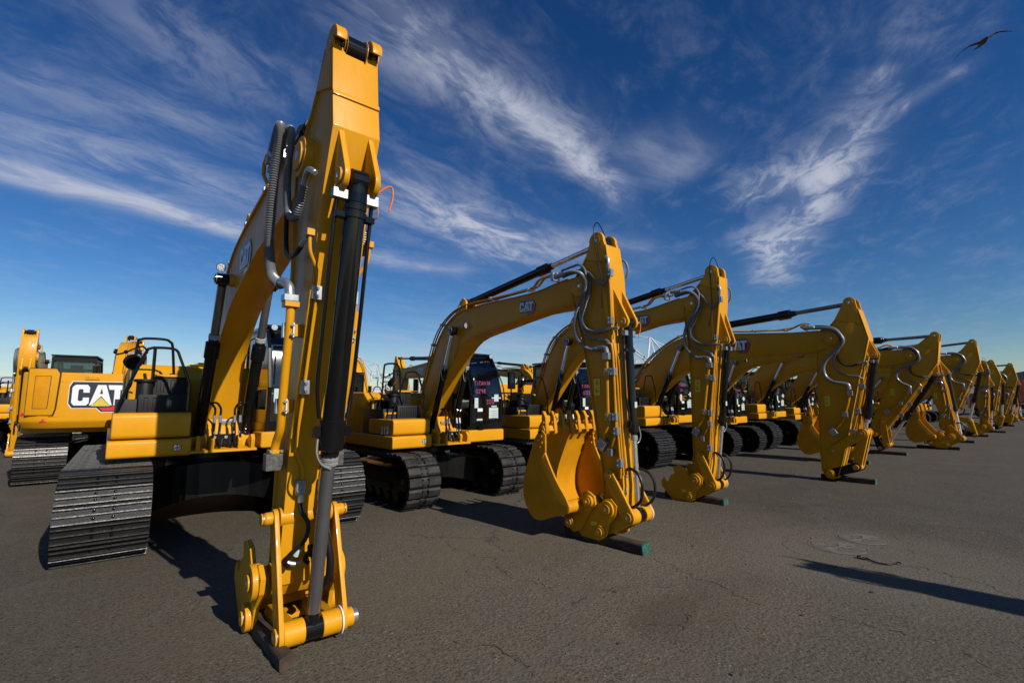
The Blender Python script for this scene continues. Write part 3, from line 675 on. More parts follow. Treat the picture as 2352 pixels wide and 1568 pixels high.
def cylinder(root, name, a, b, f, rb, rr, rot, x, collar=1.22, wrap=True, eye=.07, tape=TAP, key=None, strap=False):
    """hydraulic cylinder from pin a to pin b (y, z); f = share of the barrel"""
    A = V((x, *a)); B = V((x, *b)); d = (B-A).normalized(); L = (B-A).length; m = A+d*L*f
    def barrel(mb):
        mb.m(BLK).cyl(A+d*eye*.6, m, rb, n=28).cyl(m-d*rb*3.0, m-d*rb*.1, rb*collar, n=28).cyl(m-d*.02, m+d*rb*.55, rb*.85, n=24)
        mb.cyl(A+V((-eye*.8, 0, 0)), A+V((eye*.8, 0, 0)), eye, n=20).cyl(A, A+d*rb*2.2, rb*.9, rb*1.08, n=20)
        mb.cyl(A+d*(rb*2.4), A+d*(rb*2.9), rb*1.08, n=24)
        for i in range(10):
            o = d.orthogonal().normalized(); w = d.cross(o); q = o*math.cos(i*.628)+w*math.sin(i*.628)
            mb.cyl(m+q*rb*.72, m+q*rb*.72+d*(rb*.7), rb*.1, n=6)
    bo = part(name, None, barrel, root, .004, 1, rot=rot)
    def rodf(mb):
        mb.m(CHR if rr < .05 else ROD).cyl(m, B-d*eye*.5, rr, n=24)
        mb.m(BLK).cyl(B+V((-eye*.9, 0, 0)), B+V((eye*.9, 0, 0)), eye, n=22).cyl(B-d*eye*1.6, B, rr*1.0, eye*.9, n=18)
    r_ = part('piston_rod', None, rodf, bo)
    if wrap:
        def w(mb):
            mb.m(tape)
            for i in range(4): mb.cyl(m+d*(rb*.7+i*.016), m+d*(rb*.7+i*.016+.012), rr*1.28+.003*(i % 2), rr*1.22, n=16)
            if strap:
                o = m+d*.05; mb.tube([o+V((-rr*1.2, 0, 0)), o-d*.08+V((-rb*1.15, -.01, 0)), o-d*.2+V((-rb*.9, -rb*.8, 0)), o-d*.26+V((-rb*.3, -rb*1.1, 0)), o-d*.14+V((-rb*.5, -rb, 0)), o+V((-rr*.8, -rr, 0))], .008, 6, 4)
        part('protective_wrap', None, w, r_)
    return bo
def clampf(mb, c, d, w=.05, h=.09, nx=1):
    """zinc line clamp with two bolts; c centre, d outward"""
    c, d = V(c), V(d).normalized(); u = V((0, 0, 1)); s = d.cross(u).normalized()
    M = Matrix((( s.x, d.x, u.x, c.x), (s.y, d.y, u.y, c.y), (s.z, d.z, u.z, c.z), (0, 0, 0, 1)))
    mb.m(ZNC).box(-w, w, -.03, .008, -h/2, h/2, M)
    for z in (-h*.28, h*.28): mb.cyl(M @ V((0, 0, z)), M @ V((0, .022, z)), .014, n=8)
def bosses(mb, c, x0, x1, r, pr=None):
    mb.cyl((x0, *c), (x1, *c), r, n=24)
def pinend(mb, c, x, s, r):
    if mb.sp: mb.piece()
    mb.m(YEL).cyl((x, *c), (x+s*.018, *c), r, n=22); mb.m(CHR).cyl((x+s*.018, *c), (x+s*.021, *c), r*.35, n=10)
    mb.m(EDG).cyl((x+s*.0, *c), (x+s*.006, *c), r*1.08, n=22)

def arm(root, T, yaw, E=None, F=None, P=None, gear='coupler', detail=2, B=None, logo_on=True, K=None, bucket=False, barrelshare=None, warn=True):
    rt = (0, 0, yaw); cy = K['cy']; hw, bw = T['hw'], T['bw']
    E = E or T['E']; F = F or T['F']; B = B or T['B']
    tr = lambda p: (p[0]-cy, p[1])
    ws = remap(T['E'], T['F'], E, F); wb = remap(T['B'], T['E'], B, E)
    sh = (lambda p: (p[0]-.022*max(0, p[1]-1.8), p[1]-.012*max(0, p[1]-1.8))) if T is TM else (lambda p: p)
    if T is TM: E = sh(E)
    S = lambda p: tr(sh(p) if T is TM else ws(p)); Bm = lambda p: tr(wb(p))
    q = lambda nm, fn, bev=0, seg=2, parent=root: part(nm, None, fn, parent, bev, seg, rot=rt if parent is root else None)
    e_, f_, b_ = tr(E), tr(F), tr(B); p_ = S(T['P']); c_ = S(T['C']); r_ = S(T['Rk'])
    big = T is TM
    # ---- boom
    bp = sm2([Bm(p) for p in T['boom']], 2)
    def boomf(mb):
        mb.m(YEL)
        body = bp+lobe(e_, .20 if bw > .18 else .17, 100, 260, 8)
        mb.prism(body, -bw+.022, bw-.022)
        nb = 10 if T is TM else 9
        mb.strip(bp[:2*nb+1], -bw, bw, .010); mb.strip(bp[2*nb+4:], -bw, bw, .010)
        mb.cyl((-bw-.02, *e_), (bw+.02, *e_), .15, n=28); mb.cyl((-bw-.05, *b_), (bw+.05, *b_), .12, n=24)
        t2 = Bm(T['bc'][1]); mb.cyl((-T['bcx']+.07, *t2), (T['bcx']-.07, *t2), .085, n=24)
        kb = Bm(T['cb'])       # bracket of the stick cylinder
        for x in (-.11, .11): mb.prism([(kb[0]-.14, kb[1]-.22), (kb[0]-.1, kb[1]+.03), (kb[0], kb[1]+.1), (kb[0]+.1, kb[1]+.03), (kb[0]+.3, kb[1]-.26)], x-.02, x+.02)
    boom = q('boom', boomf, .008)
    if logo_on:
        o = Bm(T['lo']); o2 = Bm((T['lo'][0]-.5, T['lo'][1]-(.025 if T is TS else 0.01)))
        dd = V((0, o2[0]-o[0], o2[1]-o[1])).normalized(); up = dd.cross(V((1, 0, 0))).normalized(); up = up if up.z > 0 else -up
        logo(boom, (-bw+.021, o[0], o[1]), dd, up, T['lsc'])
        logo(boom, (bw-.021, o2[0], o2[1]), -dd, up, T['lsc'])
    bl = [Bm(p) for p in ((8.86, 2.0), (8.66, 2.45), (8.44, 2.95), (8.12, 3.33), (7.5, 3.60), (6.57, 3.62), (5.6, 3.61), (5.44, 3.65), (5.32, 3.73), (4.97, 3.75))] if T is TS else \
        [Bm(p) for p in ((9.05, 2.3), (8.7, 2.85), (8.25, 3.25), (7.4, 3.70), (6.6, 3.74), (5.27, 3.63), (4.5, 3.57), (4.3, 3.60), (4.14, 3.66), (3.98, 3.62))] if T is TL else \
        [Bm(p) for p in ((8.75, 2.1), (8.5, 2.6), (8.1, 3.1), (7.5, 3.72), (6.5, 4.0), (5.6, 4.13), (5.2, 4.2), (4.95, 4.25), (4.7, 4.25))]
    nl = 4 if detail > 1 else 2
    for i in range(nl):
        x = -bw+.02+i*.055; dz = .0 if i % 2 == 0 else .012
        def lf(mb): mb.m(YEL2 if i else YEL2).tube([(x-.01*(j > 5)*(i % 2), p[0], p[1]+dz+(.015*i if j > 5 else 0)) for j, p in enumerate(bl)], .013+.004*(i == 1), 8, 4)
        q('hydraulic_line', lf, parent=boom)
    if detail > 1:
        def bcl(mb):
            for j in (2, 3, 4, 5, 6):
                mb.piece(); p = bl[j]; mb.m(ZNC).box(-bw, -bw+.19, p[0]-.03, p[0]+.03, p[1]-.015, p[1]+.03)
                mb.cyl((-bw+.05, p[0], p[1]), (-bw+.05, p[0], p[1]+.045), .012, n=8)
            mb.piece(); p = bl[-1]
            for i in range(3): mb.cyl((-bw+.02+i*.06, p[0]-.04, p[1]), (-bw+.02+i*.06, p[0]+.16, p[1]-.01), .024, n=10)
            mb.box(-bw-.02, -bw+.14, p[0]+.02, p[0]+.07, p[1]-.1, p[1]+.04)
        q('line_clamp', bcl, .003, 1, parent=boom)
        t2 = Bm(T['bc'][1]); sgn = (-bw-.06, t2[0]-.40, t2[1]+.05) if not big else (-bw-.12, t2[0]+.02, t2[1]+.16)
        lamp(boom, sgn, .058, d=(0, -1, 0) if not big else (-.2, -1, -.15))
    kb = Bm(T['cb'])
    cylinder(root, 'stick_cylinder', kb, p_, barrelshare or (.66 if T is TS else .64), T['rs'][0], T['rs'][1], rt, 0, collar=1.25, tape=RUB, eye=.085)
    for s in (-1, 1):
        cylinder(root, 'boom_cylinder', tr(T['bc'][0]), Bm(T['bc'][1]), .63, T['rb'][0], T['rb'][1], rt, s*T['bcx'], eye=.062, tape=TAP, strap=(not big and detail > 1))
    def pinc(mb):
        t2 = Bm(T['bc'][1])
        for s in (-1, 1):
            mb.piece()
            mb.m(BLK).cyl((s*T['bcx']-.06*s, *t2), (s*(T['bcx']+.075), *t2), .078, n=24); mb.m(ZNC).cyl((s*(T['bcx']+.075), *t2), (s*(T['bcx']+.082), *t2), .07, n=24).m(BLK).cyl((s*(T['bcx']+.082), *t2), (s*(T['bcx']+.095), *t2), .055, n=24).m(ZNC)
            for a in range(3): mb.cyl((s*(T['bcx']+.09), t2[0]+.03*math.cos(a*2.09), t2[1]+.03*math.sin(a*2.09)), (s*(T['bcx']+.105), t2[0]+.03*math.cos(a*2.09), t2[1]+.03*math.sin(a*2.09)), .011, n=6)
    q('boom_pin', pinc)
    # ---- stick
    sp = [S(p) for p in T['stick']]
    nfr = {1: 10, 2: 9, 3: 11}[1 if T is TS else 2 if T is TL else 3]
    def stickf(mb):
        mb.m(YEL)
        mb.prism(sp, -hw+.022, hw-.022)
        fr = sp[:nfr]; mb.strip(fr, -hw, hw, .016)
        bk = sp[nfr+2:len(sp)-1]; mb.strip(bk, -hw+.0, hw, .016)
        for s in (-1, 1):           # ears of the stick cylinder pin
            xa, xb = s*(hw-(.055 if not big else .082)), s*(hw-.0)
            er = .125 if not big else .135
            base1, base2 = sp[0], sp[-2] if not big else sp[-3]
            aa = math.degrees(math.atan2(c_[1]-p_[1], c_[0]-p_[0]))
            pts = lobe(p_, er, 185 if not big else 190, -10, 10)
            mb.prism([S((T['stick'][1][0]+.03, T['stick'][1][1]))]+[sp[0]]+pts+[sp[-3]], min(xa, xb), max(xa, xb))
            # clevis flanges of the bucket cylinder
            fo = S((T['fold'][0]+.01, T['fold'][1]+.02)); xa = s*(.075 if not big else .095)
            xb = xa+s*.042
            low = S((T['fold'][0]-.01+.02, T['C'][1]-.05))
            inner = S((T['fold'][0]+.05, T['C'][1]+.1))
            r2 = .085 if not big else .105
            mb.prism([S((T['fold'][0]+.03, T['fold'][1]+.2)), fo]+lobe(c_, r2, 150, 340, 8)+[inner], min(xa, xb), max(xa, xb))
        mb.cyl((-hw-.03, *f_), (hw+.03, *f_), .10 if not big else .12, n=28)
        mb.cyl((-hw-.02, *r_), (hw+.02, *r_), .075, n=24)
        if big: mb.strip([S((3.525, 4.22)), S((3.515, 4.18))], -hw-.002, hw+.002, .022)
        mb.cyl((-hw-(.06 if big else .015), *e_), (hw+(.06 if big else .015), *e_), .17 if big else .10, n=32)
    stick = q('stick', stickf, .007)
    def pins(mb):
        mb.sp = True
        for s in (-1, 1):
            pinend(mb, e_, s*(hw+(.06 if big else .015)), s, .07 if not big else .12); pinend(mb, p_, s*(hw-.012), s, .075 if not big else .06); pinend(mb, c_, s*((.075 if not big else .095)+.042), s, .05 if not big else .062)
        mb.piece().m(BLK).cyl((-hw+.05, *p_), (hw-.05, *p_), .06, n=24)
        if big: mb.cyl((-.085, *p_), (.07, *p_), .098, n=32).cyl((-.1, *p_), (-.08, *p_), .085, n=24).m(ZNC).cyl((.07, *p_), (.077, *p_), .115, n=32)
    q('pin', pins, .003, 1, parent=stick)
    if warn and not big:
        w0 = S((4.27, 2.15)) if T is TS else S((3.74, 1.95)); hh = .24; ww = .105
        def wf(mb):
            x = -hw+.019; mb.m(EDG).box(x-.001, x+.003, w0[0]-ww-.003, w0[0]+.003, w0[1]-hh-.003, w0[1]+.003); mb.m(WYL).box(x-.003, x+.002, w0[0]-ww, w0[0], w0[1]-hh, w0[1])
            mb.m(RED).box(x-.0042, x-.003, w0[0]-ww, w0[0], w0[1]-.012, w0[1]); mb.m(NAV)
            a = V((x-.004, w0[0]-ww/2, w0[1]-.08)); tri = [(.036*math.cos(R(90+120*i)), .036*math.sin(R(90+120*i))) for i in range(4)]
            mb.tube([a+V((0, p[0], p[1])) for p in tri], .003, 4, 0); mb.box(x-.005, x-.003, a.y-.003, a.y+.003, a.z-.012, a.z+.018)
            mb.box(x-.0042, x-.003, w0[0]-.09, w0[0]-.015, w0[1]-.138, w0[1]-.134); mb.box(x-.005, x-.003, w0[0]-.045, w0[0]-.03, w0[1]-.205, w0[1]-.17).box(x-.005, x-.003, w0[0]-.09, w0[0]-.05, w0[1]-.19, w0[1]-.18).box(x-.005, x-.003, w0[0]-.05, w0[0]-.025, w0[1]-.168, w0[1]-.155)
        q('warning_label', wf, parent=stick)
    # ---- end gear
    dF = (F[0]-TS['F'][0], F[1]-TS['F'][1])
    if gear in ('coupler', 'coupler_big'):
        sc_ = 1.0 if gear == 'coupler' else 1.12
        ox, oz = (F[0], F[1])
        def G(p): return tr((ox+(p[0]-4.01)*sc_, oz+(p[1]-.46)*sc_*(.9 if big else 1)))
        kpin = G((3.72, .40)) if not big else tr((3.93, .14)); lw = hw+.03
        cw2 = .215 if not big else .275
        for s in (-1, 1):
            def rk(mb):
                xa, xb = s*lw, s*(lw+.035); mb.m(YEL)
                d = (V((0, *kpin))-V((0, *r_))); a = math.degrees(math.atan2(d.z, d.y)); L = d.length
                r1, r2 = (.075, .095) if not big else (.07, .085)
                mb.prism(lobe(r_, r1, a+90, a+270, 8)+lobe(kpin, r2, a-90, a+90, 8), min(xa, xb), max(xa, xb))
                if big: mb.cyl((s*(lw+.03), *r_), (s*(lw+.09), *r_), .05, n=20).m(CHR).cyl((s*(lw+.09), *r_), (s*(lw+.10), *r_), .046, n=20)
            q('rocker_link', rk, .005)
            def pe(mb):
                mb.sp = True
                pinend(mb, kpin, s*(lw+.035), s, .06); pinend(mb, r_, s*(lw+(.035 if not big else .1)), s, .045)
                if big and s > 0: mb.m(YEL).cyl((lw+.03, *kpin), (lw+.09, *kpin), .07, n=22).m(CHR).cyl((lw+.09, *kpin), (lw+.13, *kpin), .052, n=22)
            q('pin', pe)
        def tube2(mb):
            mb.m(YEL).cyl((-lw, *kpin), (-.065, *kpin), .095 if not big else .088, n=30).cyl((.065, *kpin), (lw, *kpin), .095 if not big else .088, n=30)
            q2 = G((4.12, .16)); dd = (V(q2)-V(kpin)); 
            for s in (-1, 1): mb.prism(lobe(kpin, .08, 60, 240, 6)+lobe(q2, .07, 240, 420, 6), s*.15-.035, s*.15+.035)
            mb.m(BLK).cyl((-.08, *kpin), (.08, *kpin), .05)
        q('tilt_link', tube2, .004, 1)
        cpl = [(4.60, .27), (4.50, .10), (4.44, .045), (4.15, .045), (4.04, .10), (4.0, .26), (3.88, .40), (3.86, .52), (3.95, .60), (4.06, .58), (4.14, .50), (4.22, .62), (4.37, .64), (4.44, .50), (4.52, .45)]
        if bucket is False: cpl = [(4.62, .20), (4.48, .045), (4.15, .045), (4.04, .10), (4.0, .26), (3.88, .40), (3.86, .52), (3.95, .60), (4.06, .58), (4.14, .52), (4.22, .66), (4.34, .70), (4.45, .66), (4.42, .54), (4.50, .50), (4.56, .38), (4.62, .38), (4.66, .44), (4.70, .38), (4.70, .28)]
        def cp(mb):
            mb.m(YEL)
            for s in (-1, 1):
                xa = s*cw2; mb.prism([G(p) for p in cpl], min(xa, xa+s*.04), max(xa, xa+s*.04))
                for p, r in (((4.01, .46), .11 if not big else .135), ((4.13, .16), .085 if not big else .105)): mb.cyl((s*cw2, *G(p)), (s*(cw2+(.07 if not big else .085)), *G(p)), r, n=26)
            mb.box(-cw2, cw2, G((4.3, 0))[0], G((4.52, 0))[0], G((0, .12))[1], G((0, .4))[1]); mb.cyl((-cw2, *G((4.3, .3))), (cw2, *G((4.3, .3))), .1)
            mb.prism([G((4.15, .05)), G((4.4, .05)), G((4.4, .09)), G((4.15, .09))], -cw2, cw2)
        cpo = q('quick_coupler', cp, .006)
        def cpp(mb):
            mb.sp = True
            for s in (-1, 1):
                for p, r in (((4.01, .46), .065), ((4.13, .16), .055)): pinend(mb, G(p), s*(cw2+(.07 if not big else .085)), s, r)
            if not big: mb.m(WYL).box(-cw2-.042, -cw2-.04, G((4.28, 0))[0], G((4.18, 0))[0], G((0, .22))[1], G((0, .27))[1])
        q('pin', cpp, parent=cpo)
        q('spacer', lambda mb: mb.m(WHT).cyl((lw-.012, *kpin), (lw-.002, *kpin), .105, n=24), parent=cpo)
    else:
        G = lambda p: tr((F[0]+(p[0]-3.74), F[1]+(p[1]-.17)))
        kk = gear if isinstance(gear, tuple) else (3.05, 1.12)
        kpin = tr(kk); lk = G((3.23, .36)) if not isinstance(gear, tuple) or len(gear) < 4 else tr(gear[2:4])
        for s in (-1, 1):
            def rk(mb):
                xa, xb = s*(hw+.03), s*(hw+.06); mb.m(YEL); d = V(kpin)-V(r_); a = math.degrees(math.atan2(d.y, d.x))
                mb.prism(lobe(r_, .085, a+90, a+270, 8)+lobe(kpin, .10, a-90, a+90, 8), min(xa, xb), max(xa, xb))
                pinend(mb, kpin, s*(hw+.06), s, .06); pinend(mb, r_, s*(hw+.06), s, .05)
            q('rocker_link', rk, .004, 1)
        def lkf(mb):
            mb.m(YEL).cyl((-hw-.03, *kpin), (hw+.03, *kpin), .085, n=24).cyl((-hw+.02, *lk), (hw-.02, *lk), .08, n=24)
            d = V(lk)-V(kpin); a = math.degrees(math.atan2(d.y, d.x))
            for s in (-1, 1): mb.prism(lobe(kpin, .10, a+90, a+270, 6)+lobe(lk, .085, a-90, a+90, 6), s*.11-.03, s*.11+.03)
        q('power_link', lkf, .004, 1)
        def blk(mb):
            d = V(f_)-V(lk); a = math.degrees(math.atan2(d.y, d.x)); mb.m(RUB)
            for s in (-1, 1): mb.prism(lobe(lk, .10, a+90, a+270, 6)+lobe(f_, .09, a-90, a+90, 6), s*(hw-.03)-.02, s*(hw-.03)+.02)
            mb.m(YEL)
            for s in (-1, 1): mb.cyl((s*(hw-.05), *lk), (s*(hw+.04), *lk), .06, n=20).cyl((s*(hw-.0), *f_), (s*(hw+.06), *f_), .07, n=20)
        q('transport_link', blk, .004, 1)
    fb = {TS['cy']: .57, TL['cy']: .60}[T['cy']] if not big else .60
    L_ = (V(kpin)-V(c_)).length; fsh = .60 if big else .585 if T is TS else (.80 if L_ < 1.9 else .62)
    bcyl = cylinder(root, 'bucket_cylinder', c_, kpin, fsh, T['rk'][0], T['rk'][1], rt, 0, collar=1.32 if not big else 1.26, eye=.066 if not big else .078)
    if detail > 1:
        def bch(mb):
            d = (V((0, *kpin))-V((0, *c_))).normalized(); A = V((0, *c_)); r0 = T['rk'][0]; n = V((0, d.z, -d.y)); n = n if n.y < 0 else -n
            for t in (.34 if not big else .24,): 
                o = A+d*t; mb.piece().m(BLK).cyl(o, o+d*.045, r0*1.16, n=24).box(-r0*1.9, r0*1.9, o.y-.028, o.y+.028, o.z-.06, o.z-.015)
            mb.piece().m(ZNC)
            o = A+d*(.15 if not big else .13)
            mb.box(-r0*2.3, -r0*.9, o.y-.03, o.y+.03, o.z-.035, o.z+.035).piece().box(r0*.9, r0*2.1, o.y-.035, o.y+.035, o.z-.04, o.z+.04)
            mb.m(BLK)
            for s in (-1, 1):
                e1 = A+d*(L_*fsh*.93); mb.piece()
                mb.tube([o+V((s*r0*1.7, .03, -.02)), o+d*.2+V((s*r0*1.75, .03, 0)), o+d*L_*.3+V((s*r0*1.75, .03, 0)), e1-d*.35+V((s*r0*1.7, .03, 0)), e1-d*.1+V((s*r0*1.35, 0, 0))], .016, 8, 4)
                mb.box(e1.x+s*r0*1.4-.03, e1.x+s*r0*1.4+.03, e1.y-.03, e1.y+.03, e1.z-.04, e1.z+.04)
            mb.piece().m(PAP).box(-r0*.6, r0*.5, A.y+d.y*L_*fsh*.76-r0-.006, A.y+d.y*L_*fsh*.76-r0+.0, A.z+d.z*L_*fsh*.76-.03, A.z+d.z*L_*fsh*.76+.05) if not big else None
            e1 = A+d*(L_*fsh); mb.piece().m(TAP).tube([e1+V((-r0*1.3*(1 if big else -1), -.02, .10)), e1+V((-r0*1.45*(1 if big else -1), -.05, -.02)), e1+d*.1+V((-r0*.9*(1 if big else -1), -.05, 0)), e1+d*.14+V((0, -r0*.8, 0))], .009, 6, 4)
        q('cylinder_fitting', bch, .002, 1, parent=bcyl)
        q('orange_cable', lambda mb: mb.m(ORG).tube([(hw*.5, c_[0]+.02, c_[1]-.12), (hw+.06, c_[0]-.02, c_[1]+.02), (hw+.09, c_[0]-.02, c_[1]-.06), (hw+.07, c_[0]-.0, c_[1]-.17)], .008, 6, 5), parent=stick)
    # ---- lines and hoses of the stick
    if not big:
        side = -hw-.035
        mp = (lambda p: S(p)) if T is TS else (lambda p: S((TLfix(p))))
        def TLfix(p):       # small-template points expressed in the large template
            return remap(TS['E'], TS['F'], TL['E'], TL['F'], 1.0)(p)
        M_ = lambda pts, x: [(x, *mp(p)) for p in pts]
        hos = [('big', [(4.78, 3.68), (4.57, 3.69), (4.4, 3.63), (4.3, 3.49), (4.33, 3.34), (4.41, 3.22), (4.5, 3.04), (4.52, 2.85), (4.46, 2.69), (4.34, 2.58), (4.21, 2.53), (4.12, 2.54)], side-.04, .028, HOS, detail > 1),
               ('second', [(4.78, 3.66), (4.48, 3.67), (4.29, 3.5), (4.28, 3.37), (4.36, 3.14), (4.41, 2.99), (4.35, 2.84), (4.19, 2.77), (4.06, 2.78)], side, .021, HOS, detail > 1),
               ('third', [(4.78, 3.75), (4.57, 3.77), (4.44, 3.77), (4.34, 3.68), (4.32, 3.53), (4.39, 3.32), (4.44, 3.07), (4.4, 2.86), (4.29, 2.7), (4.13, 2.66), (4.0, 2.65), (3.94, 2.6)], side-.02, .017, HOS, False),
               ('fourth', [(4.6, 3.7), (4.43, 3.69), (4.28, 3.62), (4.17, 3.49), (4.05, 3.42), (3.98, 3.47), (3.94, 3.58), (3.94, 3.70), (3.97, 3.77)], side, .017, HOS, False)]
        if T is TL:
            mp = lambda p: S(p)
            hos = [('big', [(3.96, 3.56), (3.79, 3.54), (3.59, 3.52), (3.4, 3.46), (3.28, 3.31), (3.25, 3.17), (3.35, 3.02), (3.58, 2.81), (3.68, 2.6), (3.64, 2.38), (3.49, 2.26), (3.28, 2.21)], side-.07, .038, HOS, False),
                   ('second', [(3.80, 3.60), (3.54, 3.56), (3.36, 3.46), (3.28, 3.27), (3.33, 3.05), (3.43, 2.87), (3.48, 2.68), (3.4, 2.49), (3.25, 2.41), (3.03, 2.37)], side-.02, .020, HOS, False),
                   ('third', [(3.80, 3.54), (3.52, 3.51), (3.34, 3.33), (3.31, 3.14), (3.39, 2.96), (3.39, 2.77), (3.28, 2.65), (3.13, 2.62), (3.0, 2.65), (2.84, 2.69)], side-.01, .022, RUB, detail > 1)]
            BP = 2
        else: BP = 1
        for nm, pts, x, r, mt, corr in hos:
            q('hydraulic_hose', lambda mb: mb.m(mt).tube([(x, *Bm(p)) for p in pts[:BP]]+M_(pts[BP:], x), r, 8 if corr else 10, 6, .15 if corr else 0, .020), parent=stick)
        if T is TS:
            def hend(mb):
                mb.m(ZNC).piece().tube(M_([(4.19, 2.545), (4.07, 2.55), (3.99, 2.53), (3.965, 2.44)], side-.03), .032, 10, 4).piece().tube(M_([(4.07, 2.78), (3.92, 2.79), (3.80, 2.79)], side), .022, 8, 3).piece().tube(M_([(4.9, 3.67), (4.68, 3.69)], side-.04), .034, 10, 2).piece().tube(M_([(4.12, 2.66), (4.0, 2.65), (3.94, 2.58)], side-.02), .02, 8, 3)
                if T is TS: mb.piece().tube(M_([(3.95, 3.62), (3.94, 3.74), (3.99, 3.80)], side), .02, 8, 3)
                p = mp((3.975, 2.44)); mb.piece().box(side-.07, side+.02, p[0]-.05, p[0]+.05, p[1]-.06, p[1]+.03)
            q('hose_fitting', hend, parent=stick)
            for pts, x, r in (([(3.985, 2.42), (3.985, 2.0), (3.985, 1.6), (3.99, 1.52), (4.05, 1.40), (4.09, 1.33)], side-.02, .024), ([(3.93, 2.6), (3.90, 2.45), (3.885, 1.9), (3.88, 1.5), (3.90, 1.38), (3.95, 1.25)], side, .016),
                              ([(3.96, 3.66), (3.935, 3.45), (3.92, 2.95), (3.91, 2.4), (3.87, 1.6), (3.83, 1.0), (3.84, .86)], side+.01, .013), ([(3.92, 2.65), (3.88, 2.4), (3.85, 1.8), (3.83, 1.3), (3.80, .9)], side+.03, .013)):
                q('hydraulic_line', lambda mb: mb.m(YEL2).tube(M_(pts, x), r, 8, 4), parent=stick)
            def cl2(mb):
                for p, w in (((3.985, 2.22), .06), ((3.985, 1.63), .06), ((3.90, 2.22), .045), ((3.885, 1.63), .045), ((3.90, 3.55), .03), ((3.92, 2.9), .035), ((3.83, 1.05), .045), ((3.87, 1.45), .04)):
                    a = mp(p); mb.piece().m(ZNC).box(side-.035, side+.03, a[0]-w*.8, a[0]+w*.8, a[1]-.05, a[1]+.05)
                    for z in (-.028, .028): mb.cyl((side-.035, a[0]+w*.3, a[1]+z), (side-.055, a[0]+w*.3, a[1]+z), .012, n=8)
                mb.piece(); a = mp((4.10, 1.27)); Mx = Matrix.Translation((0, *a)) @ Matrix.Rotation(R(32), 4, 'X')
                mb.box(side-.05, side+.04, -.06, .06, -.075, .075, Mx)
                for y in (-.035, .035):
                    for z in (-.045, .045): mb.cyl(Mx @ V((side-.05, y, z)), Mx @ V((side-.062, y, z)), .013, n=8)
                a = mp((3.97, 1.18)); mb.box(side-.04, side+.03, a[0]-.035, a[0]+.035, a[1]-.05, a[1]+.04)
            q('line_clamp', cl2, .003, 1, parent=stick)
            q('front_line', lambda mb: [mb.m(YEL2).tube([(x, *mp(p)) for p in ((3.93, 2.6), (3.87, 2.3), (3.85, 1.6), (3.80, .9))], .011, 8, 4) for x in (-.11, .12, .15)], parent=stick)
        else:
            def hendL(mb):
                mb.m(ZNC).piece().tube(M_([(3.40, 2.235), (3.28, 2.21), (3.22, 2.18), (3.205, 2.08)], side-.06), .042, 12, 4).piece().tube(M_([(3.12, 2.38), (3.03, 2.37), (2.98, 2.32)], side-.01), .022, 8, 3).piece().tube(M_([(3.02, 2.65), (2.84, 2.69)], side-.01), .026, 8, 2)
                mb.piece().tube([(side-.07, *Bm(p)) for p in ((4.05, 3.57), (3.80, 3.54))], .044, 12, 2)
                for p in ((3.205, 2.0), (3.33, 1.52)): a = mp(p); mb.piece().box(side-.09, side+.03, a[0]-.06, a[0]+.05, a[1]-.055, a[1]+.055)
                a = mp((3.60, 1.12)); Mx = Matrix.Translation((0, *a)) @ Matrix.Rotation(R(-35), 4, 'X'); mb.piece().box(side-.06, side+.04, -.075, .075, -.085, .085, Mx)
                for y in (-.045, .045):
                    for z in (-.05, .05): mb.cyl(Mx @ V((side-.06, y, z)), Mx @ V((side-.072, y, z)), .014, n=8)
                for p in ((2.98, 2.15), (3.10, 1.60), (3.22, 1.15)): a = mp(p); mb.piece().box(side-.03, side+.03, a[0]-.06, a[0]+.06, a[1]-.05, a[1]+.05)
            q('hose_fitting', hendL, .004, 1, parent=stick)
            for pts, x, r in (([(3.205, 2.06), (3.24, 1.85), (3.31, 1.6), (3.37, 1.42), (3.47, 1.27), (3.57, 1.16)], side-.03, .028), ([(2.96, 2.34), (2.94, 2.25), (3.0, 1.95), (3.13, 1.45), (3.26, .98)], side, .015), ([(2.90, 2.60), (2.97, 2.23), (3.08, 1.75), (3.20, 1.25), (3.28, .9)], side+.03, .013)):
                q('hydraulic_line', lambda mb: mb.m(YEL2).tube(M_(pts, x), r, 8, 4), parent=stick)
            for x in (-.1, .0, .1): q('front_line', lambda mb: mb.m(YEL2).tube([(x, *mp(p)) for p in ((2.87, 2.6), (2.97, 2.15), (3.12, 1.5), (3.2, 1.1))], .012, 8, 4), parent=stick)
        def loops(mb):
            mb.m(RUB)
            if T is TS:
                a = [(3.86, .92), (3.76, .98), (3.64, .93), (3.58, .8), (3.60, .62), (3.70, .52), (3.78, .50)]
                mb.piece().tube(M_(a, -.10), .02, 8, 5); mb.piece().tube([(.06+.12*math.sin(i*.5), *mp((p[0]+.0, p[1]-.02))) for i, p in enumerate(a)], .018, 8, 5)
                mb.piece().m(CHR).tube(M_([(3.86, .86), (3.84, .75), (3.82, .66)], -.09), .02, 8, 3)
                for i, y in enumerate((3.9, 3.84)): mb.piece().m(ZNC).cyl((-.12, *mp((y, .9))), (-.06, *mp((y, .86))), .025, n=8)
            else:
                for x in (-.12, .0): mb.piece().tube(M_([(3.25, 1.05), (3.20, 1.15), (3.14, 1.12), (3.14, .98), (3.22, .85), (3.32, .82)], x), .02, 8, 5)
        q('hose_loop', loops, parent=stick)
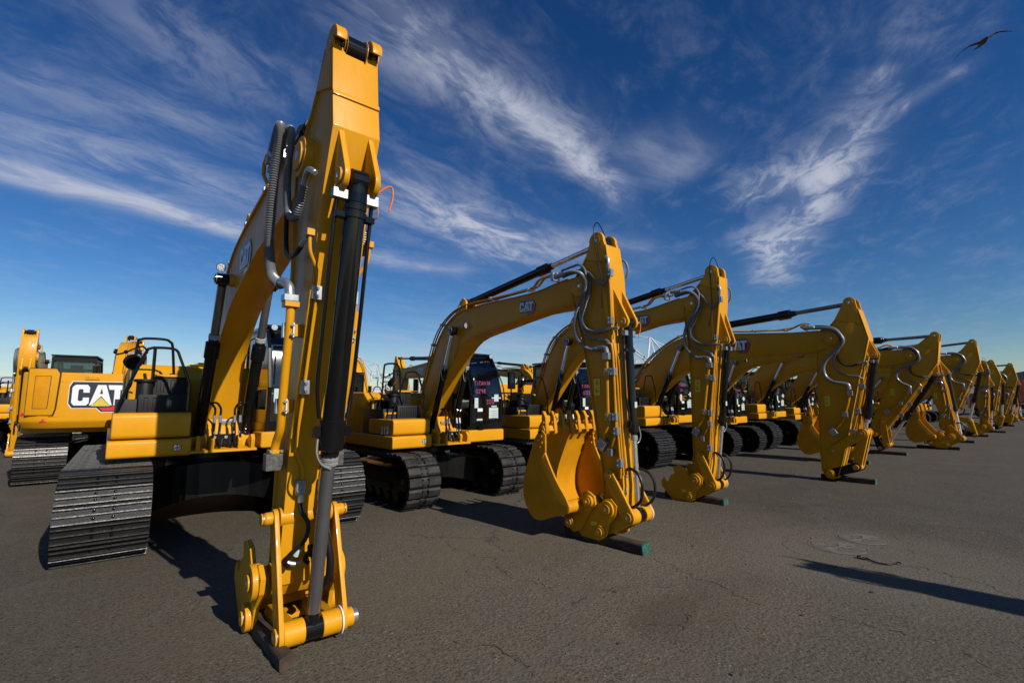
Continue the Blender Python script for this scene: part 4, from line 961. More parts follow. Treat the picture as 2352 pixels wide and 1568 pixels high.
        if T is TS:
            cab_ = [(4.08, 3.1), (4.08, 3.49), (4.16, 3.92), (4.2, 4.19), (4.19, 4.3), (4.15, 4.33), (4.1, 4.24), (4.06, 4.13)]
            q('grease_hose', lambda mb: mb.m(RUB).tube(M_(cab_[:4], -hw-.01)+[(-hw+.02*i, *mp(p)) for i, p in enumerate(cab_[4:])], .0075, 6, 5), parent=stick)
            q('hydraulic_hose', lambda mb: mb.m(HOS).tube([(hw+.0, *mp((4.06, 3.80))), (hw+.05, *mp((3.99, 3.82))), (hw+.08, *mp((3.95, 3.74))), (hw+.08, *mp((3.95, 3.6))), (hw+.03, *mp((4.03, 3.46)))], .018, 8, 5), parent=stick)
    else:
        big_hoses(q, S, Bm, hw, bw, stick, c_, kpin)
    if bucket: make_bucket(root, rt, tr, dF)
    return boom, stick
def make_bucket(root, rt, tr, dF):
    G = lambda p: tr((p[0]+dF[0], (p[1] if p[1] < 1.3 else 1.3+(p[1]-1.3)*.74)+dF[1])); w = .56
    side = sm2([(4.83, 1.44), (4.86, 1.30), (4.81, 1.10), (4.62, .78), (4.44, .56), (4.40, .46), (4.45, .37), (4.72, .28), (4.92, .21), (5.10, .24), (5.25, .46), (5.26, .72), (5.14, 1.04), (5.02, 1.32), (4.93, 1.46)], 3)
    wrapl = sm2([(4.86, 1.50), (4.98, 1.36), (5.10, 1.10), (5.22, .78), (5.22, .48), (5.09, .28), (4.92, .24), (4.70, .31), (4.44, .40)], 3)
    def f(mb):
        mb.m(YEL2)
        for s in (-1, 1): mb.prism([G(p) for p in side], min(s*w, s*(w-.03)), max(s*w, s*(w-.03)))
        mb.strip([G(p) for p in wrapl], -w+.03, w-.03, .03)
        mb.cyl((-w+.004, *G((4.47, .45))), (w-.004, *G((4.47, .45))), .083, n=24)
        mb.prism([G(p) for p in ((4.82, 1.46), (4.85, 1.56), (4.92, 1.56), (4.97, 1.42), (4.90, 1.40))], -w, w)
        for s in (-1, 1):       # ears carrying the coupler pins
            mb.m(YEL2).prism([G(p) for p in ((4.50, .40), (4.40, .62), (4.30, .66), (4.19, .60), (4.17, .50), (4.30, .34), (4.42, .14), (4.55, .08), (4.68, .16), (4.74, .30))], s*.27-.025, s*.27+.025)
            for p in ((4.27, .53), (4.60, .21)): mb.cyl((s*.25, *G(p)), (s*.34, *G(p)), .075, n=22)
            mb.prism([G(p) for p in ((4.86, 1.48), (4.79, 1.40), (4.79, 1.15), (4.86, 1.05), (5.0, 1.2))], s*w, s*(w+.022))     # side cutter
        mb.tube([(-.05, *G((4.72, .28))), (-.09, *G((4.74, .19))), (-.05, *G((4.80, .17))), (.02, *G((4.82, .26)))], .018, 8, 4)
    b = part('bucket', None, f, root, .006, 2, rot=rt)
    def pf(mb):
        for s in (-1, 1):
            for p in ((4.27, .53), (4.60, .21)): pinend(mb, G(p), s*.34, s, .05)
            for p in ((4.87, 1.36), (4.86, 1.26), (4.90, 1.2), (4.92, 1.3)): mb.m(YEL).cyl((s*(w-.05), *G(p)), (s*(w+.035), *G(p)), .022, n=12)
    part('pin', None, pf, b)
    for i in range(7):
        x = -w+.045+i*(2*w-.09)/6
        def t(mb):
            mb.m(YEL2).prism([G(p) for p in ((4.80, 1.42), (4.81, 1.58), (4.82, 1.64), (4.90, 1.64), (4.95, 1.56), (4.98, 1.40), (4.93, 1.38), (4.91, 1.50), (4.86, 1.50), (4.84, 1.38))], x-.032, x+.032)
            mb.prism([G(p) for p in ((4.815, 1.60), (4.825, 1.72), (4.87, 1.83), (4.90, 1.83), (4.905, 1.72), (4.90, 1.60))], x-.027, x+.027)
            mb.cyl((x-.04, *G((4.86, 1.61))), (x+.04, *G((4.86, 1.61))), .02, n=10)
        part('tooth', None, t, b, .007, 1)
def big_hoses(q, S, Bm, hw, bw, stick, c_, kpin):
    M_ = lambda pts: [(p[0], *S((p[1], p[2]))) for p in pts]
    HA = [(-.28, 4.86, 4.24), (-.29, 4.68, 4.36), (-.30, 4.56, 4.36), (-.31, 4.50, 4.18), (-.335, 4.50, 3.9), (-.335, 4.53, 3.5), (-.335, 4.52, 3.2), (-.33, 4.38, 2.93), (-.31, 4.16, 2.80)]
    q('hydraulic_hose', lambda mb: mb.m(HOS).tube(M_(HA), .040, 10, 8, .16, .022), parent=stick)
    HB = [(-.22, 4.80, 4.28), (-.23, 4.60, 4.36), (-.24, 4.42, 4.28), (-.25, 4.35, 4.1), (-.27, 4.33, 3.8), (-.27, 4.24, 3.48), (-.27, 4.05, 3.34), (-.265, 3.92, 3.42), (-.26, 3.85, 3.55)]
    q('hydraulic_hose', lambda mb: mb.m(HOS).tube(M_(HB), .030, 10, 8, .16, .020), parent=stick)
    HC = [(-.22, 4.8, 4.36), (-.22, 4.6, 4.40), (-.23, 4.44, 4.2), (-.245, 4.38, 3.8), (-.25, 4.33, 3.3), (-.26, 4.2, 3.06), (-.26, 3.98, 3.02), (-.25, 3.86, 3.06)]
    q('hydraulic_hose', lambda mb: mb.m(RUB).tube(M_(HC), .020, 10, 8), parent=stick)
    def fit(mb):
        mb.m(ZNC).piece().tube(M_([(-.31, 4.20, 2.82), (-.30, 4.08, 2.80), (-.285, 4.0, 2.76), (-.28, 3.97, 2.66)]), .038, 14, 4)
        p = M_([(-.28, 3.97, 2.66)])[0]; mb.piece().box(p[0]-.055, p[0]+.055, p[1]-.05, p[1]+.05, p[2]-.035, p[2]+.02)
        mb.piece().tube(M_([(-.28, 4.92, 4.14), (-.28, 4.90, 4.27), (-.285, 4.78, 4.35), (-.29, 4.68, 4.365)]), .042, 14, 4)
        mb.piece().tube(M_([(-.26, 3.90, 3.44), (-.26, 3.84, 3.58), (-.26, 3.74, 3.64), (-.24, 3.64, 3.58)]), .024, 12, 4)
        mb.piece().tube(M_([(-.25, 3.9, 3.04), (-.25, 3.82, 3.08), (-.23, 3.76, 3.10)]), .018, 10, 3)
        for x, y, z in ((-.25, 4.98, 4.12), (-.19, 4.92, 4.2), (-.29, 4.90, 4.16)):
            a = M_([(x, y, z)])[0]; mb.piece().box(a[0]-.04, a[0]+.04, a[1]-.04, a[1]+.04, a[2]-.03, a[2]+.03)
    q('hose_fitting', fit, .004, 1, parent=stick)
    q('hose_bracket', lambda mb: mb.m(YEL).tube(M_([(-.24, 5.05, 3.95), (-.30, 5.12, 4.1), (-.30, 5.0, 4.26), (-.22, 4.9, 4.28)]), .02, 8, 2), .0, parent=stick)
    for sgn in (-1, 1):         # thick return line down the flank
        ln = [(sgn*.27, 3.97, 2.60), (sgn*.265, 3.99, 2.4), (sgn*.26, 4.05, 2.1), (sgn*.25, 4.12, 1.8), (sgn*.24, 4.17, 1.62), (sgn*.245, 4.24, 1.52), (sgn*.25, 4.27, 1.44)]
        if sgn > 0: ln = [(x-.02, y-.02, z) for x, y, z in ln]
        q('return_line', lambda mb: mb.m(YEL).tube(M_(ln), .033, 16, 5), parent=stick)
        def cl(mb):
            for i in (1, 3):
                mb.piece(); a = M_([ln[i]])[0]; mb.m(ZNC).box(a[0]-.045, a[0]+.045, a[1]+.01, a[1]+.05, a[2]-.06, a[2]+.06).m(WHT).box(a[0]-sgn*.03, a[0]-sgn*.015, a[1]-.045, a[1]+.03, a[2]-.06, a[2]+.06)
                mb.m(YEL).box(min(a[0]-sgn*.015, sgn*.15), max(a[0]-sgn*.015, sgn*.15), a[1]-.035, a[1]+.02, a[2]-.05, a[2]+.05)
                mb.m(CHR)
                for z in (-.035, .035): mb.cyl((a[0]-sgn*.028, a[1]-.02, a[2]+z), (a[0]+sgn*.0-sgn*.005, a[1]-.06, a[2]+z), .012, n=8)
            mb.piece(); a = M_([ln[-1]])[0]; mb.m(YEL).box(a[0]-.05, a[0]+.05, a[1]-.05, a[1]+.04, a[2]-.02, a[2]+.01).m(EDG).box(a[0]-.07, a[0]+.06, a[1]-.06, a[1]+.05, a[2]-.15, a[2]-.02)
            mb.m(CHR)
            for x in (-.04, .04): mb.cyl((a[0]+x, a[1]-.055, a[2]-.0), (a[0]+x, a[1]-.07, a[2]-.0), .014, n=8)
            if sgn < 0:
                mb.piece(); a = M_([ln[0]])[0]; mb.m(YEL).box(a[0]-.055, a[0]+.055, a[1]-.05, a[1]+.05, a[2]-.02, a[2]+.025)
        q('line_clamp', cl, .003, 1, parent=stick)
        x = sgn*.145
        ln2 = [(sgn*.235, 3.70, 3.12), (sgn*.225, 3.70, 2.98), (sgn*.16, 3.735, 2.85), (x, 3.76, 2.7), (x, 3.93, 1.95), (x, 4.05, 1.55), (x*.9, 4.075, 1.42), (x*.55, 4.09, 1.30), (x*.5, 4.11, 1.12)]
        q('hydraulic_line', lambda mb: mb.m(YEL).tube(M_(ln2), .0135, 10, 4), parent=stick)
        q('hydraulic_line', lambda mb: mb.m(YEL).tube(M_([(p[0]+sgn*.037, p[1]+.01, p[2]) for p in ln2[3:6]]), .011, 8, 4), parent=stick)
        def cl3(mb):
            for xx, y, z in ((x, 3.765, 2.68), (x, 3.92, 1.95), (x*.6, 4.095, 1.16)):
                a = M_([(xx, y, z)])[0]; mb.piece(); clampf(mb, (a[0], a[1]-.02, a[2]), (0, -1, -.1), .036, .11)
            mb.piece(); a = M_([ln2[0]])[0]; mb.m(YEL).box(a[0]-.03, a[0]+.03, a[1]-.03, a[1]+.03, a[2]-.02, a[2]+.035)
        q('line_clamp', cl3, .003, 1, parent=stick)
    q('hydraulic_hose', lambda mb: mb.m(HOS).tube(M_([(.24, 4.3, 3.95), (.27, 4.15, 3.9), (.28, 4.05, 3.6), (.27, 3.95, 3.3), (.24, 3.85, 3.1), (.2, 3.72, 3.25)]), .03, 10, 8, .16, .020), parent=stick)
    q('orange_cable', lambda mb: mb.m(ORG).tube(M_([(.19, 3.60, 3.36), (.215, 3.56, 3.40), (.232, 3.55, 3.38), (.234, 3.56, 3.33), (.215, 3.6, 3.30)]), .006, 8, 5), parent=stick)
    def bot(mb):
        mb.m(RUB)
        for x0, off in ((-.08, 0), (.07, .02)):
            mb.piece().tube(M_([(x0, 4.10, 1.06), (x0, 4.06, .98), (x0+.05, 4.03, .88), (x0+.03, 4.04, .76), (x0-.06, 4.08, .66), (x0-.09, 4.10, .60), (x0-.06, 4.12, .56)]), .018, 10, 5)
        mb.piece().tube(M_([(.05, 4.05, .95), (.09, 3.98, .8), (.13, 3.96, .6), (.13, 3.99, .45), (.08, 4.06, .36)]), .028, 12, 6)
        mb.piece().tube(M_([(.02, 4.08, .62), (.0, 4.06, .70), (.04, 4.04, .66), (.06, 4.04, .5)]), .02, 10, 5)
        mb.m(ZNC)
        for x0 in (-.08, .07): 
            a = M_([(x0, 4.10, 1.12), (x0, 4.09, 1.04)]); mb.piece().cyl(a[0], a[1], .022, n=8)
        a = M_([(-.17, 4.14, .60), (-.10, 4.13, .57), (-.04, 4.13, .57)]); mb.piece().tube(a, .019, 8, 3); mb.m(YEL).box(a[2][0]-.01, a[2][0]+.03, a[2][1]-.02, a[2][1]+.03, a[2][2]-.02, a[2][2]+.03)
        mb.piece().m(PAP); a = M_([(-.10, 4.082, .64)])[0]; mb.cyl(a, (a[0]+.02, a[1]-.01, a[2]+.05), .0205, n=10)
    q('coupler_hose', bot, parent=stick)
    scribble(stick, '', (0, 0, 0), (1, 0, 0), (0, 0, 1), .05) if False else None

# ------------------------------------------------------------------ excavators
def excavator(kind, name, label, x, y, yaw=0, shoes=False, shoe='steel', rz=0, number=None, writing=None, rearlogo=False, group='excavators parked in the front row', seen='front', armkw=None, papers=True, T=None, uyaw=0):
    K = dict(KS if kind == 'S' else KL); T = T or (TS if kind == 'S' else TL)
    K['cy'] = T['cy']
    if T is TM: K['hl'] = 1.10; K['k'] = 'M'
    root = thing(name, label, 'excavator', (x, y, 0), rz, group)
    for s in (-1, 1): track(root, s, K, shoes, shoe, uyaw)
    carbody(root, K)
    upper(root, K, yaw, number, writing, papers, rearlogo, seen)
    arm(root, T, yaw, K=K, **(armkw or {}))
    return root
FR = 'excavators parked in the front row'
excavator('L', 'excavator', 'largest nearest yellow excavator, tall stick and black bucket cylinder standing upright in front', 1.605, 9.65, yaw=-.030, uyaw=-.05, shoes=True, T=TM, armkw=dict(gear='coupler_big', bucket=False))
excavator('S', 'excavator', 'excavator with raised bucket and the number 313 on its side, pink handwriting on the cab', 5.40, 9.1, shoes=True, shoe='pad', number='313', writing=('TITANIA', '0298', '300'), armkw=dict(bucket=True))
excavator('S', 'excavator', 'excavator with an empty quick coupler on a timber, just right of the one numbered 313', 8.72, 9.1, shoes=True, writing=('TITANIA', '0723'), armkw=dict(E=(4.54, 3.67), F=(4.59, .40), bucket=False))
excavator('L', 'excavator', 'excavator with a wide stick and a black link at its foot, fourth from the left', 13.22, 9.65, shoes=True, writing=('TITANIA', '301'), armkw=dict(detail=2, gear='bare'))
excavator('S', 'excavator', 'excavator hidden by the wide black-linked stick, only its raised bucket showing', 17.2, 9.1, shoes=True, writing=('TITANIA', '105'), armkw=dict(E=(4.40, 3.45), F=(4.35, .46), bucket=True))
excavator('L', 'excavator', 'excavator whose stick slants back under the boom with its grey rod stretched out', 20.84, 9.65, writing=('TITAN', '105'), armkw=dict(E=(3.30, 3.32), F=(4.50, .68), gear=(4.18, .34, 4.36, .22), detail=1))
excavator('S', 'excavator', 'excavator with raised bucket and a bright chromed rod, behind the slanting stick', 24.62, 9.1, writing=('TITAN', '105'), armkw=dict(E=(3.62, 3.42), F=(2.98, .48), bucket=True, detail=1))
excavator('L', 'excavator', 'excavator with a slanting stick, directly beyond the one with the bright chromed rod', 28.95, 9.65, armkw=dict(E=(3.0, 3.62), F=(3.72, .62), gear=(2.86, .95, 2.74, .36), detail=1))
DST = [('S', 34.3, (3.0, 3.15), (2.9, .50), 'first of the small distant excavators, its top just right of the second slanting stick'), ('L', 39.2, (3.05, 3.2), (3.15, .3), 'distant excavator whose stick leans forward from a peaked top'),
       ('L', 43.6, (2.6, 3.25), (3.0, .4), 'distant excavator with a long chromed rod near the right end of the row'), ('S', 49.2, (2.9, 3.3), (2.7, .5), 'small distant excavator just left of the red truck body'),
       ('S', 54.5, (3.1, 3.2), (2.7, .5), 'farthest excavator of the front row')]
for k, x, e, f, lb in DST:
    excavator(k, 'excavator', lb, x, 9.1 if k == 'S' else 9.65, armkw=dict(E=e, F=f, detail=1, gear='coupler' if k == 'S' else (f[0]-.65, .9, f[0]-.5, .35), bucket=False, warn=False))
BK = 'excavators parked in the back row facing away'
excavator('L', 'excavator', 'excavator seen from behind with the big emblem on its yellow counterweight', .68, 17.2, yaw=-.11, rz=math.pi, shoes=True, rearlogo=True, group=BK, seen='rear', armkw=dict(detail=2, logo_on=True, bucket=False))
for x, y, k, lb in ((4.1, 18.2, 'L', 'back row excavator mostly hidden behind the nearest excavator'), (8.0, 17.2, 'S', 'back row excavator seen between the two nearest booms, black rail on its side'), (12.7, 17.2, 'L', 'back row excavator showing its boom emblem left of the raised bucket'),
                    (17.6, 17.4, 'S', 'back row excavator behind the third cab'), (22.6, 17.4, 'L', 'back row excavator behind the fourth cab'), (28.0, 17.4, 'L', 'back row excavator behind the slanting sticks')):
    excavator(k, 'excavator', lb, x, y, rz=math.pi, group=BK, seen='rear', armkw=dict(detail=1))
excavator('L', 'excavator', 'excavator facing the camera far left, its stick showing beside the counterweight', -1.5, 29.0, group='excavators in the third row', armkw=dict(detail=1, bucket=False, gear='coupler', logo_on=False))
excavator('S', 'excavator', 'excavator standing opposite the row, only its long shadow reaching the picture', 6.93, -9.3, rz=math.pi, group='excavators in the row opposite', armkw=dict(detail=1, bucket=False))

# ------------------------------------------------------------------ timbers
def timber(label, x, y0, y1, dx=0, h=.115, w=.16, green=True):
    random.seed(int(x*100)); L = y1-y0
    mb = MB().m(WOD); n = 9; sec = [(-w/2, 0), (w/2, 0), (w/2+.004, h*.5), (w/2-.01, h-.012), (w/2-.025, h), (-w/2+.02, h), (-w/2, h-.02)]
    rings = []
    for i in range(n+1):
        t = i/n; rings.append([V((a+random.uniform(-.009, .009), y0+L*t+(random.uniform(-.012, .012) if i == 0 else 0), max(.0, b+(random.uniform(-.010, .007) if b > .01 else 0)))) for a, b in sec])
    k = len(sec); vs = [v for r in rings for v in r]
    mb.add(vs, [(i*k+j, i*k+(j+1) % k, (i+1)*k+(j+1) % k, (i+1)*k+j) for i in range(n) for j in range(k)]+[tuple(range(n*k, n*k+k))])
    mb.m(GRN if green else WOD)
    mb.add([V((a.x, a.y-.002, a.z)) for a in rings[0]], [tuple(range(k))])
    if green: mb.add([V((a.x*1.012, a.y-.0015, a.z*1.01)) for a in rings[0]]+[V((a.x*1.012, a.y+.022, a.z*1.01+.001)) for a in rings[0]], [(j, (j+1) % k, (j+1) % k+k, j+k) for j in range(1, k)])
    me = mb.mesh('timber', .003, 1); o = link('timber_block', me, None, (x, 0, .004), (0, 0, 0)); o.rotation_euler = (0, 0, dx)
    tag(o, label, 'timber', 'timbers laid under the excavator sticks'); return o
timber('split brown timber end under the coupler of the nearest excavator', 1.20, 3.72, 4.60, w=.105, h=.10, green=False)
timber('long brown timber with a green painted end under the raised bucket excavator', 5.23, 3.50, 4.75, h=.13)
timber('timber with a green end under the empty quick coupler', 8.68, 4.15, 5.30)
timber('long timber under the black link of the wide stick', 13.25, 2.93, 3.98, h=.12)
for x, a, b, lb in ((17.19, 3.92, 4.9, 'short timber showing right of the wide stick foot'), (20.83, 3.68, 4.85, 'dark timber under the first slanting stick'), (24.5, 2.76, 4.0, 'dark timber beneath the bucket with the chromed rod'),
                    (28.93, 2.77, 3.9, 'dark timber beneath the second slanting stick'), (34.27, 2.75, 4.0, 'dark distant timber, fourth from the far end'), (39.2, 2.42, 3.7, 'dark distant timber, third from the far end'), (43.6, 3.0, 4.1, 'dark distant timber, second from the far end'), (49.1, 2.57, 3.9, 'dark distant timber farthest along the row')):
    timber(lb, x, a, b, green=x < 26)

# ------------------------------------------------------------------ ground
def ground():
    m = bpy.data.materials.new('asphalt'); m.use_nodes = True; t = NT(m.node_tree); b = t.n['Principled BSDF']
    o = t.node('ShaderNodeTexCoord').outputs['Object']
    big = t.noise(o, .22, 6, .6, .5); mid = t.noise(o, 1.4, 6, .62, .3); fine = t.noise(o, 38, 3, .7)
    def cells(scale, seed):
        v = t.node('ShaderNodeTexVoronoi', {'Vector': t.node('ShaderNodeVectorMath', {0: o, 1: (seed, seed*2., 0)}, operation='ADD').outputs[0], 'Scale': scale, 'Randomness': 1.}, feature='F1')
        q = t.node('ShaderNodeSeparateColor', {0: v.outputs['Color']}); return v, q
    vor, q1 = cells(34., 1.); vor2, q2 = cells(75., 5.); vor3, q3 = cells(150., 9.)
    c = t.mix(t.step(big, .3, .7), (.080, .070, .057), (.106, .093, .074))
    c = t.mix(t.math('MULTIPLY', t.step(mid, .42, .72), .6), c, (.120, .099, .073))
    c = t.mix(t.math('MULTIPLY', t.step(t.noise(o, .75, 6, .62, .9), .56, .72), .55), c, (.066, .052, .037))
    grain = t.math('ADD', t.math('MULTIPLY', q2.outputs[0], .8), t.math('MULTIPLY', q3.outputs[0], .8))       # each small stone its own tone
    c = t.mix(1., c, t.ramp(grain, [(0., .34), (.5, .88), (1., 1.65)]), 'MULTIPLY')
    c = t.mix(t.math('MULTIPLY', q2.outputs[2], .25), c, (.085, .095, .10))
    spk = t.math('MULTIPLY', t.step(vor.outputs['Distance'], .40, .18), t.step(q1.outputs[0], .80, .92))
    c = t.mix(t.math('MULTIPLY', spk, t.math('MULTIPLY', q1.outputs[1], .8)), c, (.34, .315, .27))
    spd = t.math('MULTIPLY', t.step(vor.outputs['Distance'], .42, .2), t.step(q1.outputs[2], .72, .86))
    c = t.mix(t.math('MULTIPLY', spd, .7), c, (.022, .020, .017))
    for sx, sy, rx, ry, am, cc in ((3.95, 2.45, .65, .22, .34, (.060, .046, .032)), (4.5, 2.35, 1.1, .4, .26, (.075, .058, .040)), (7.4, 1.9, 1.5, .9, .35, (.12, .10, .074)), (2.4, 4.5, .9, .7, .35, (.13, .10, .07)), (4.2, 5.0, 1.2, .7, .3, (.145, .112, .075)), (.6, 4.6, .6, .5, .3, (.13, .11, .085)), (9.5, 4.0, 1.6, .8, .25, (.07, .058, .044))):
        r_ = t.node('ShaderNodeVectorMath', {0: t.node('ShaderNodeVectorMath', {0: o, 1: (sx, sy, 0)}, operation='SUBTRACT').outputs[0], 1: (1/rx, 1/ry, 0)}, operation='MULTIPLY').outputs[0]
        dd = t.math('ADD', t.node('ShaderNodeVectorMath', {0: r_}, operation='LENGTH').outputs['Value'], t.math('MULTIPLY', t.math('SUBTRACT', mid, .5), 2.2))
        c = t.mix(t.math('MULTIPLY', t.step(dd, 1.15, .6), am), c, cc)
    ctr = t.node('ShaderNodeVectorMath', {0: t.node('ShaderNodeVectorMath', {0: o, 1: (4.6, 4.2, 0)}, operation='SUBTRACT').outputs[0]}, operation='LENGTH').outputs['Value']
    centre_pale = t.step(t.math('ADD', ctr, t.math('MULTIPLY', t.math('SUBTRACT', mid, .5), 3.)), 5.5, 1.5)      # palest round one centre, darker outwards, edge broken by noise
    c = t.mix(1., c, t.mix(centre_pale, (.56, .54, .465), (.84, .815, .71)), 'MULTIPLY')
    # cracks: warped cell borders, broken up by noise
    wp = t.node('ShaderNodeVectorMath', {0: t.node('ShaderNodeTexNoise', {'Vector': o, 'Scale': 1.6, 'Detail': 6., 'Roughness': .65}).outputs['Color'], 1: (1.0, 1.0, 0)}, operation='MULTIPLY').outputs[0]
    wv = t.node('ShaderNodeVectorMath', {0: o, 1: wp}, operation='ADD').outputs[0]
    cr = t.node('ShaderNodeTexVoronoi', {'Vector': wv, 'Scale': .23}, feature='DISTANCE_TO_EDGE').outputs['Distance']
    crk = t.math('MULTIPLY', t.step(cr, .0030, .0008), t.step(t.noise(o, .8, 3), .47, .60))
    halo = t.math('MULTIPLY', t.step(cr, .03, .004), .35)
    c = t.mix(t.math('MULTIPLY', crk, .55), t.mix(halo, c, (.09, .078, .062)), (.022, .02, .018))
    # pale scuffs
    scf = t.math('MULTIPLY', t.step(t.noise(o, 1.3, 8, .8, 1.2), .64, .72), .55)
    c = t.mix(scf, c, (.30, .28, .25))
    # dust swept round the two covers
    d1 = t.node('ShaderNodeVectorMath', {0: o, 1: (7.62, 2.02, 0)}, operation='SUBTRACT').outputs[0]
    d1 = t.node('ShaderNodeVectorMath', {0: d1, 1: wp}, operation='ADD').outputs[0]
    ln = t.node('ShaderNodeVectorMath', {0: d1}, operation='LENGTH').outputs['Value']
    c = t.mix(t.math('MULTIPLY', t.step(ln, 1.9, 1.0), .35), c, (.13, .115, .09))
    t.l.new(c, b.inputs['Base Color']); b.inputs['Roughness'].default_value = .82; b.inputs['Specular IOR Level'].default_value = .35
    h = t.math('ADD', t.math('MULTIPLY', fine, .6), t.math('SUBTRACT', t.math('MULTIPLY', t.math('SUBTRACT', 1., vor.outputs['Distance']), .5), t.math('MULTIPLY', crk, 2.)))
    bn = t.node('ShaderNodeBump', {'Height': h, 'Strength': .9, 'Distance': .010}); t.l.new(bn.outputs[0], b.inputs['Normal'])
    mb = MB().m(m).box(-1500, 2500, -400, 3000, -1, 0); g = link('ground', mb.mesh('ground')); g['kind'] = 'structure'
ground()
def cover(label, x, y, r):
    t = thing('manhole_cover', label, 'manhole cover', (x, y, 0), .3, 'round covers in the asphalt')
    def f(mb):
        mb.m(CAST).cyl((0, 0, -.02), (0, 0, .0055), r, n=48)
    part('lid', None, f, t, .004, 1)
    def g(mb):
        mb.m(WOD)
        for k, rr in ((6, .3), (3, .12)):
            for i in range(k):
                a = i*2*math.pi/k; mb.box(-.025, .025, -.008, .008, .0056, .0075, Matrix.Rotation(a, 4, 'Z') @ Matrix.Translation((rr*r*1.6, 0, 0)))
    part('lifting_slot', None, g, t)
    def h(mb):
        mb.m(CAST); n = 48
        vs = [(q*math.cos(2*math.pi*i/n), q*math.sin(2*math.pi*i/n), z) for q, z in ((r+.006, .004), (r+.035, .0038)) for i in range(n)]
        mb.add(vs, [(i, (i+1) % n, (i+1) % n+n, i+n) for i in range(n)])
    part('rim', None, h, t)
cover('dusty round cover in the asphalt nearer the camera', 7.34, 2.08, .30)
cover('dusty round cover in the asphalt just beyond the nearer one', 8.0, 1.98, .27)
def cracks():
    rr = random.Random(11); sealm = mat('crack_dark', (.022, .018, .014), .95)  # plain dark colour of the thin crack strips
    lines = [[(5.19, 3.37), (5.1, 3.04), (4.94, 2.74), (4.94, 2.42), (4.8, 2.27), (4.77, 2.05), (4.75, 1.89), (4.8, 1.77)], [(3.78, 2.18), (3.84, 2.3), (4.11, 2.33), (4.09, 2.25)], [(7.06, 1.48), (7.18, 1.21), (7.04, .97), (7.08, .79), (6.85, .62), (6.68, .43)],
             [(9.36, 1.96), (9.7, 1.38), (9.79, .91), (9.53, .54)], [(12.42, 3.71), (12.09, 3.42), (11.03, 3.07)], [(9.34, 4.11), (9.35, 3.49), (9.32, 2.79), (9.43, 2.2)], [(5.09, .69), (4.95, .58), (4.86, .44)], [(3.84, 2.3), (3.67, 2.41), (3.61, 2.5)],
             [(4.99, 1.51), (5.04, 1.24), (5.07, 1.01), (5.09, .8)], [(3.9, 5.9), (3.6, 5.2), (3.75, 4.6), (3.5, 4.1), (3.66, 3.5)], [(2.3, 3.3), (2.5, 2.9), (2.42, 2.5)], [(6.6, 2.05), (6.75, 2.5), (7.3, 2.68), (8.1, 2.62), (8.6, 2.3), (8.62, 1.9), (8.2, 1.5), (7.6, 1.40)]]
    mb = MB().m(sealm)
    def crack(pts, w0):
        P2 = []
        for a, b in zip(pts[:-1], pts[1:]):
            a, b = V((*a, 0)), V((*b, 0)); n = max(2, int((b-a).length/.035)); nn = (b-a).normalized().cross(V((0, 0, 1)))
            for i in range(n): P2.append(a.lerp(b, i/n)+nn*rr.uniform(-.016, .016)+nn*.03*math.sin(i*.45+len(P2)*.1))
        for i in range(len(P2)-1):
            if rr.random() < .16: continue
            a, b = P2[i], P2[i+1]; w = w0*rr.uniform(.3, 1.2); n = (b-a).normalized().cross(V((0, 0, 1)))*w/2
            mb.add([(*(a-n).xy, .0035), (*(a+n).xy, .0035), (*(b+n*rr.uniform(.5, 1.3)).xy, .0035), (*(b-n).xy, .0035)], [(0, 1, 2, 3)])
            if rr.random() < .05 and w0 > .003: crack([a.xy[:], (a+V((rr.uniform(-.14, .14), rr.uniform(-.14, .14), 0))).xy[:]], w0*.5)
    for k, l in enumerate(lines): crack(l, .0065 if k < 11 else .005)
    g = link('asphalt_cracks', mb.mesh('asphalt_cracks')); g['kind'] = 'structure'
cracks()
def cable():
    mb = MB().m(RUB); mb.tube([(7.03, 1.80, .02), (6.99, 1.76, .03), (7.04, 1.72, .014), (6.98, 1.66, .012), (6.93, 1.58, .012), (6.95, 1.50, .014), (7.03, 1.45, .012), (7.10, 1.43, .02), (7.07, 1.40, .02)], .008, 8, 6)
    mb.tube([(7.0, 1.80, .012), (6.97, 1.75, .012), (6.99, 1.70, .012)], .009, 6, 4)
    tag(link('cable', mb.mesh('cable')), 'curved piece of black cable lying on the asphalt beside the covers', 'cable')
cable()
def debris():
    mb = MB(); rr = random.Random(5)
    for i in range(260):
        x, y = rr.uniform(1.5, 16), rr.uniform(.3, 7); s = rr.uniform(.004, .013)
        mb.m(CAST if i % 3 else WOD)
        M = Matrix.Translation((x, y, s*.3)) @ Matrix.Rotation(rr.uniform(0, 6), 4, 'Z') @ Matrix.Rotation(rr.uniform(-.4, .4), 4, 'X')
        mb.box(-s*rr.uniform(.6, 2), s, -s, s*.7, -s*.4, s*.4, M)
    o = link('grit', mb.mesh('grit')); o['kind'] = 'stuff'; tag(o, 'scattered grit and crumbs of asphalt on the ground', 'grit')
debris()

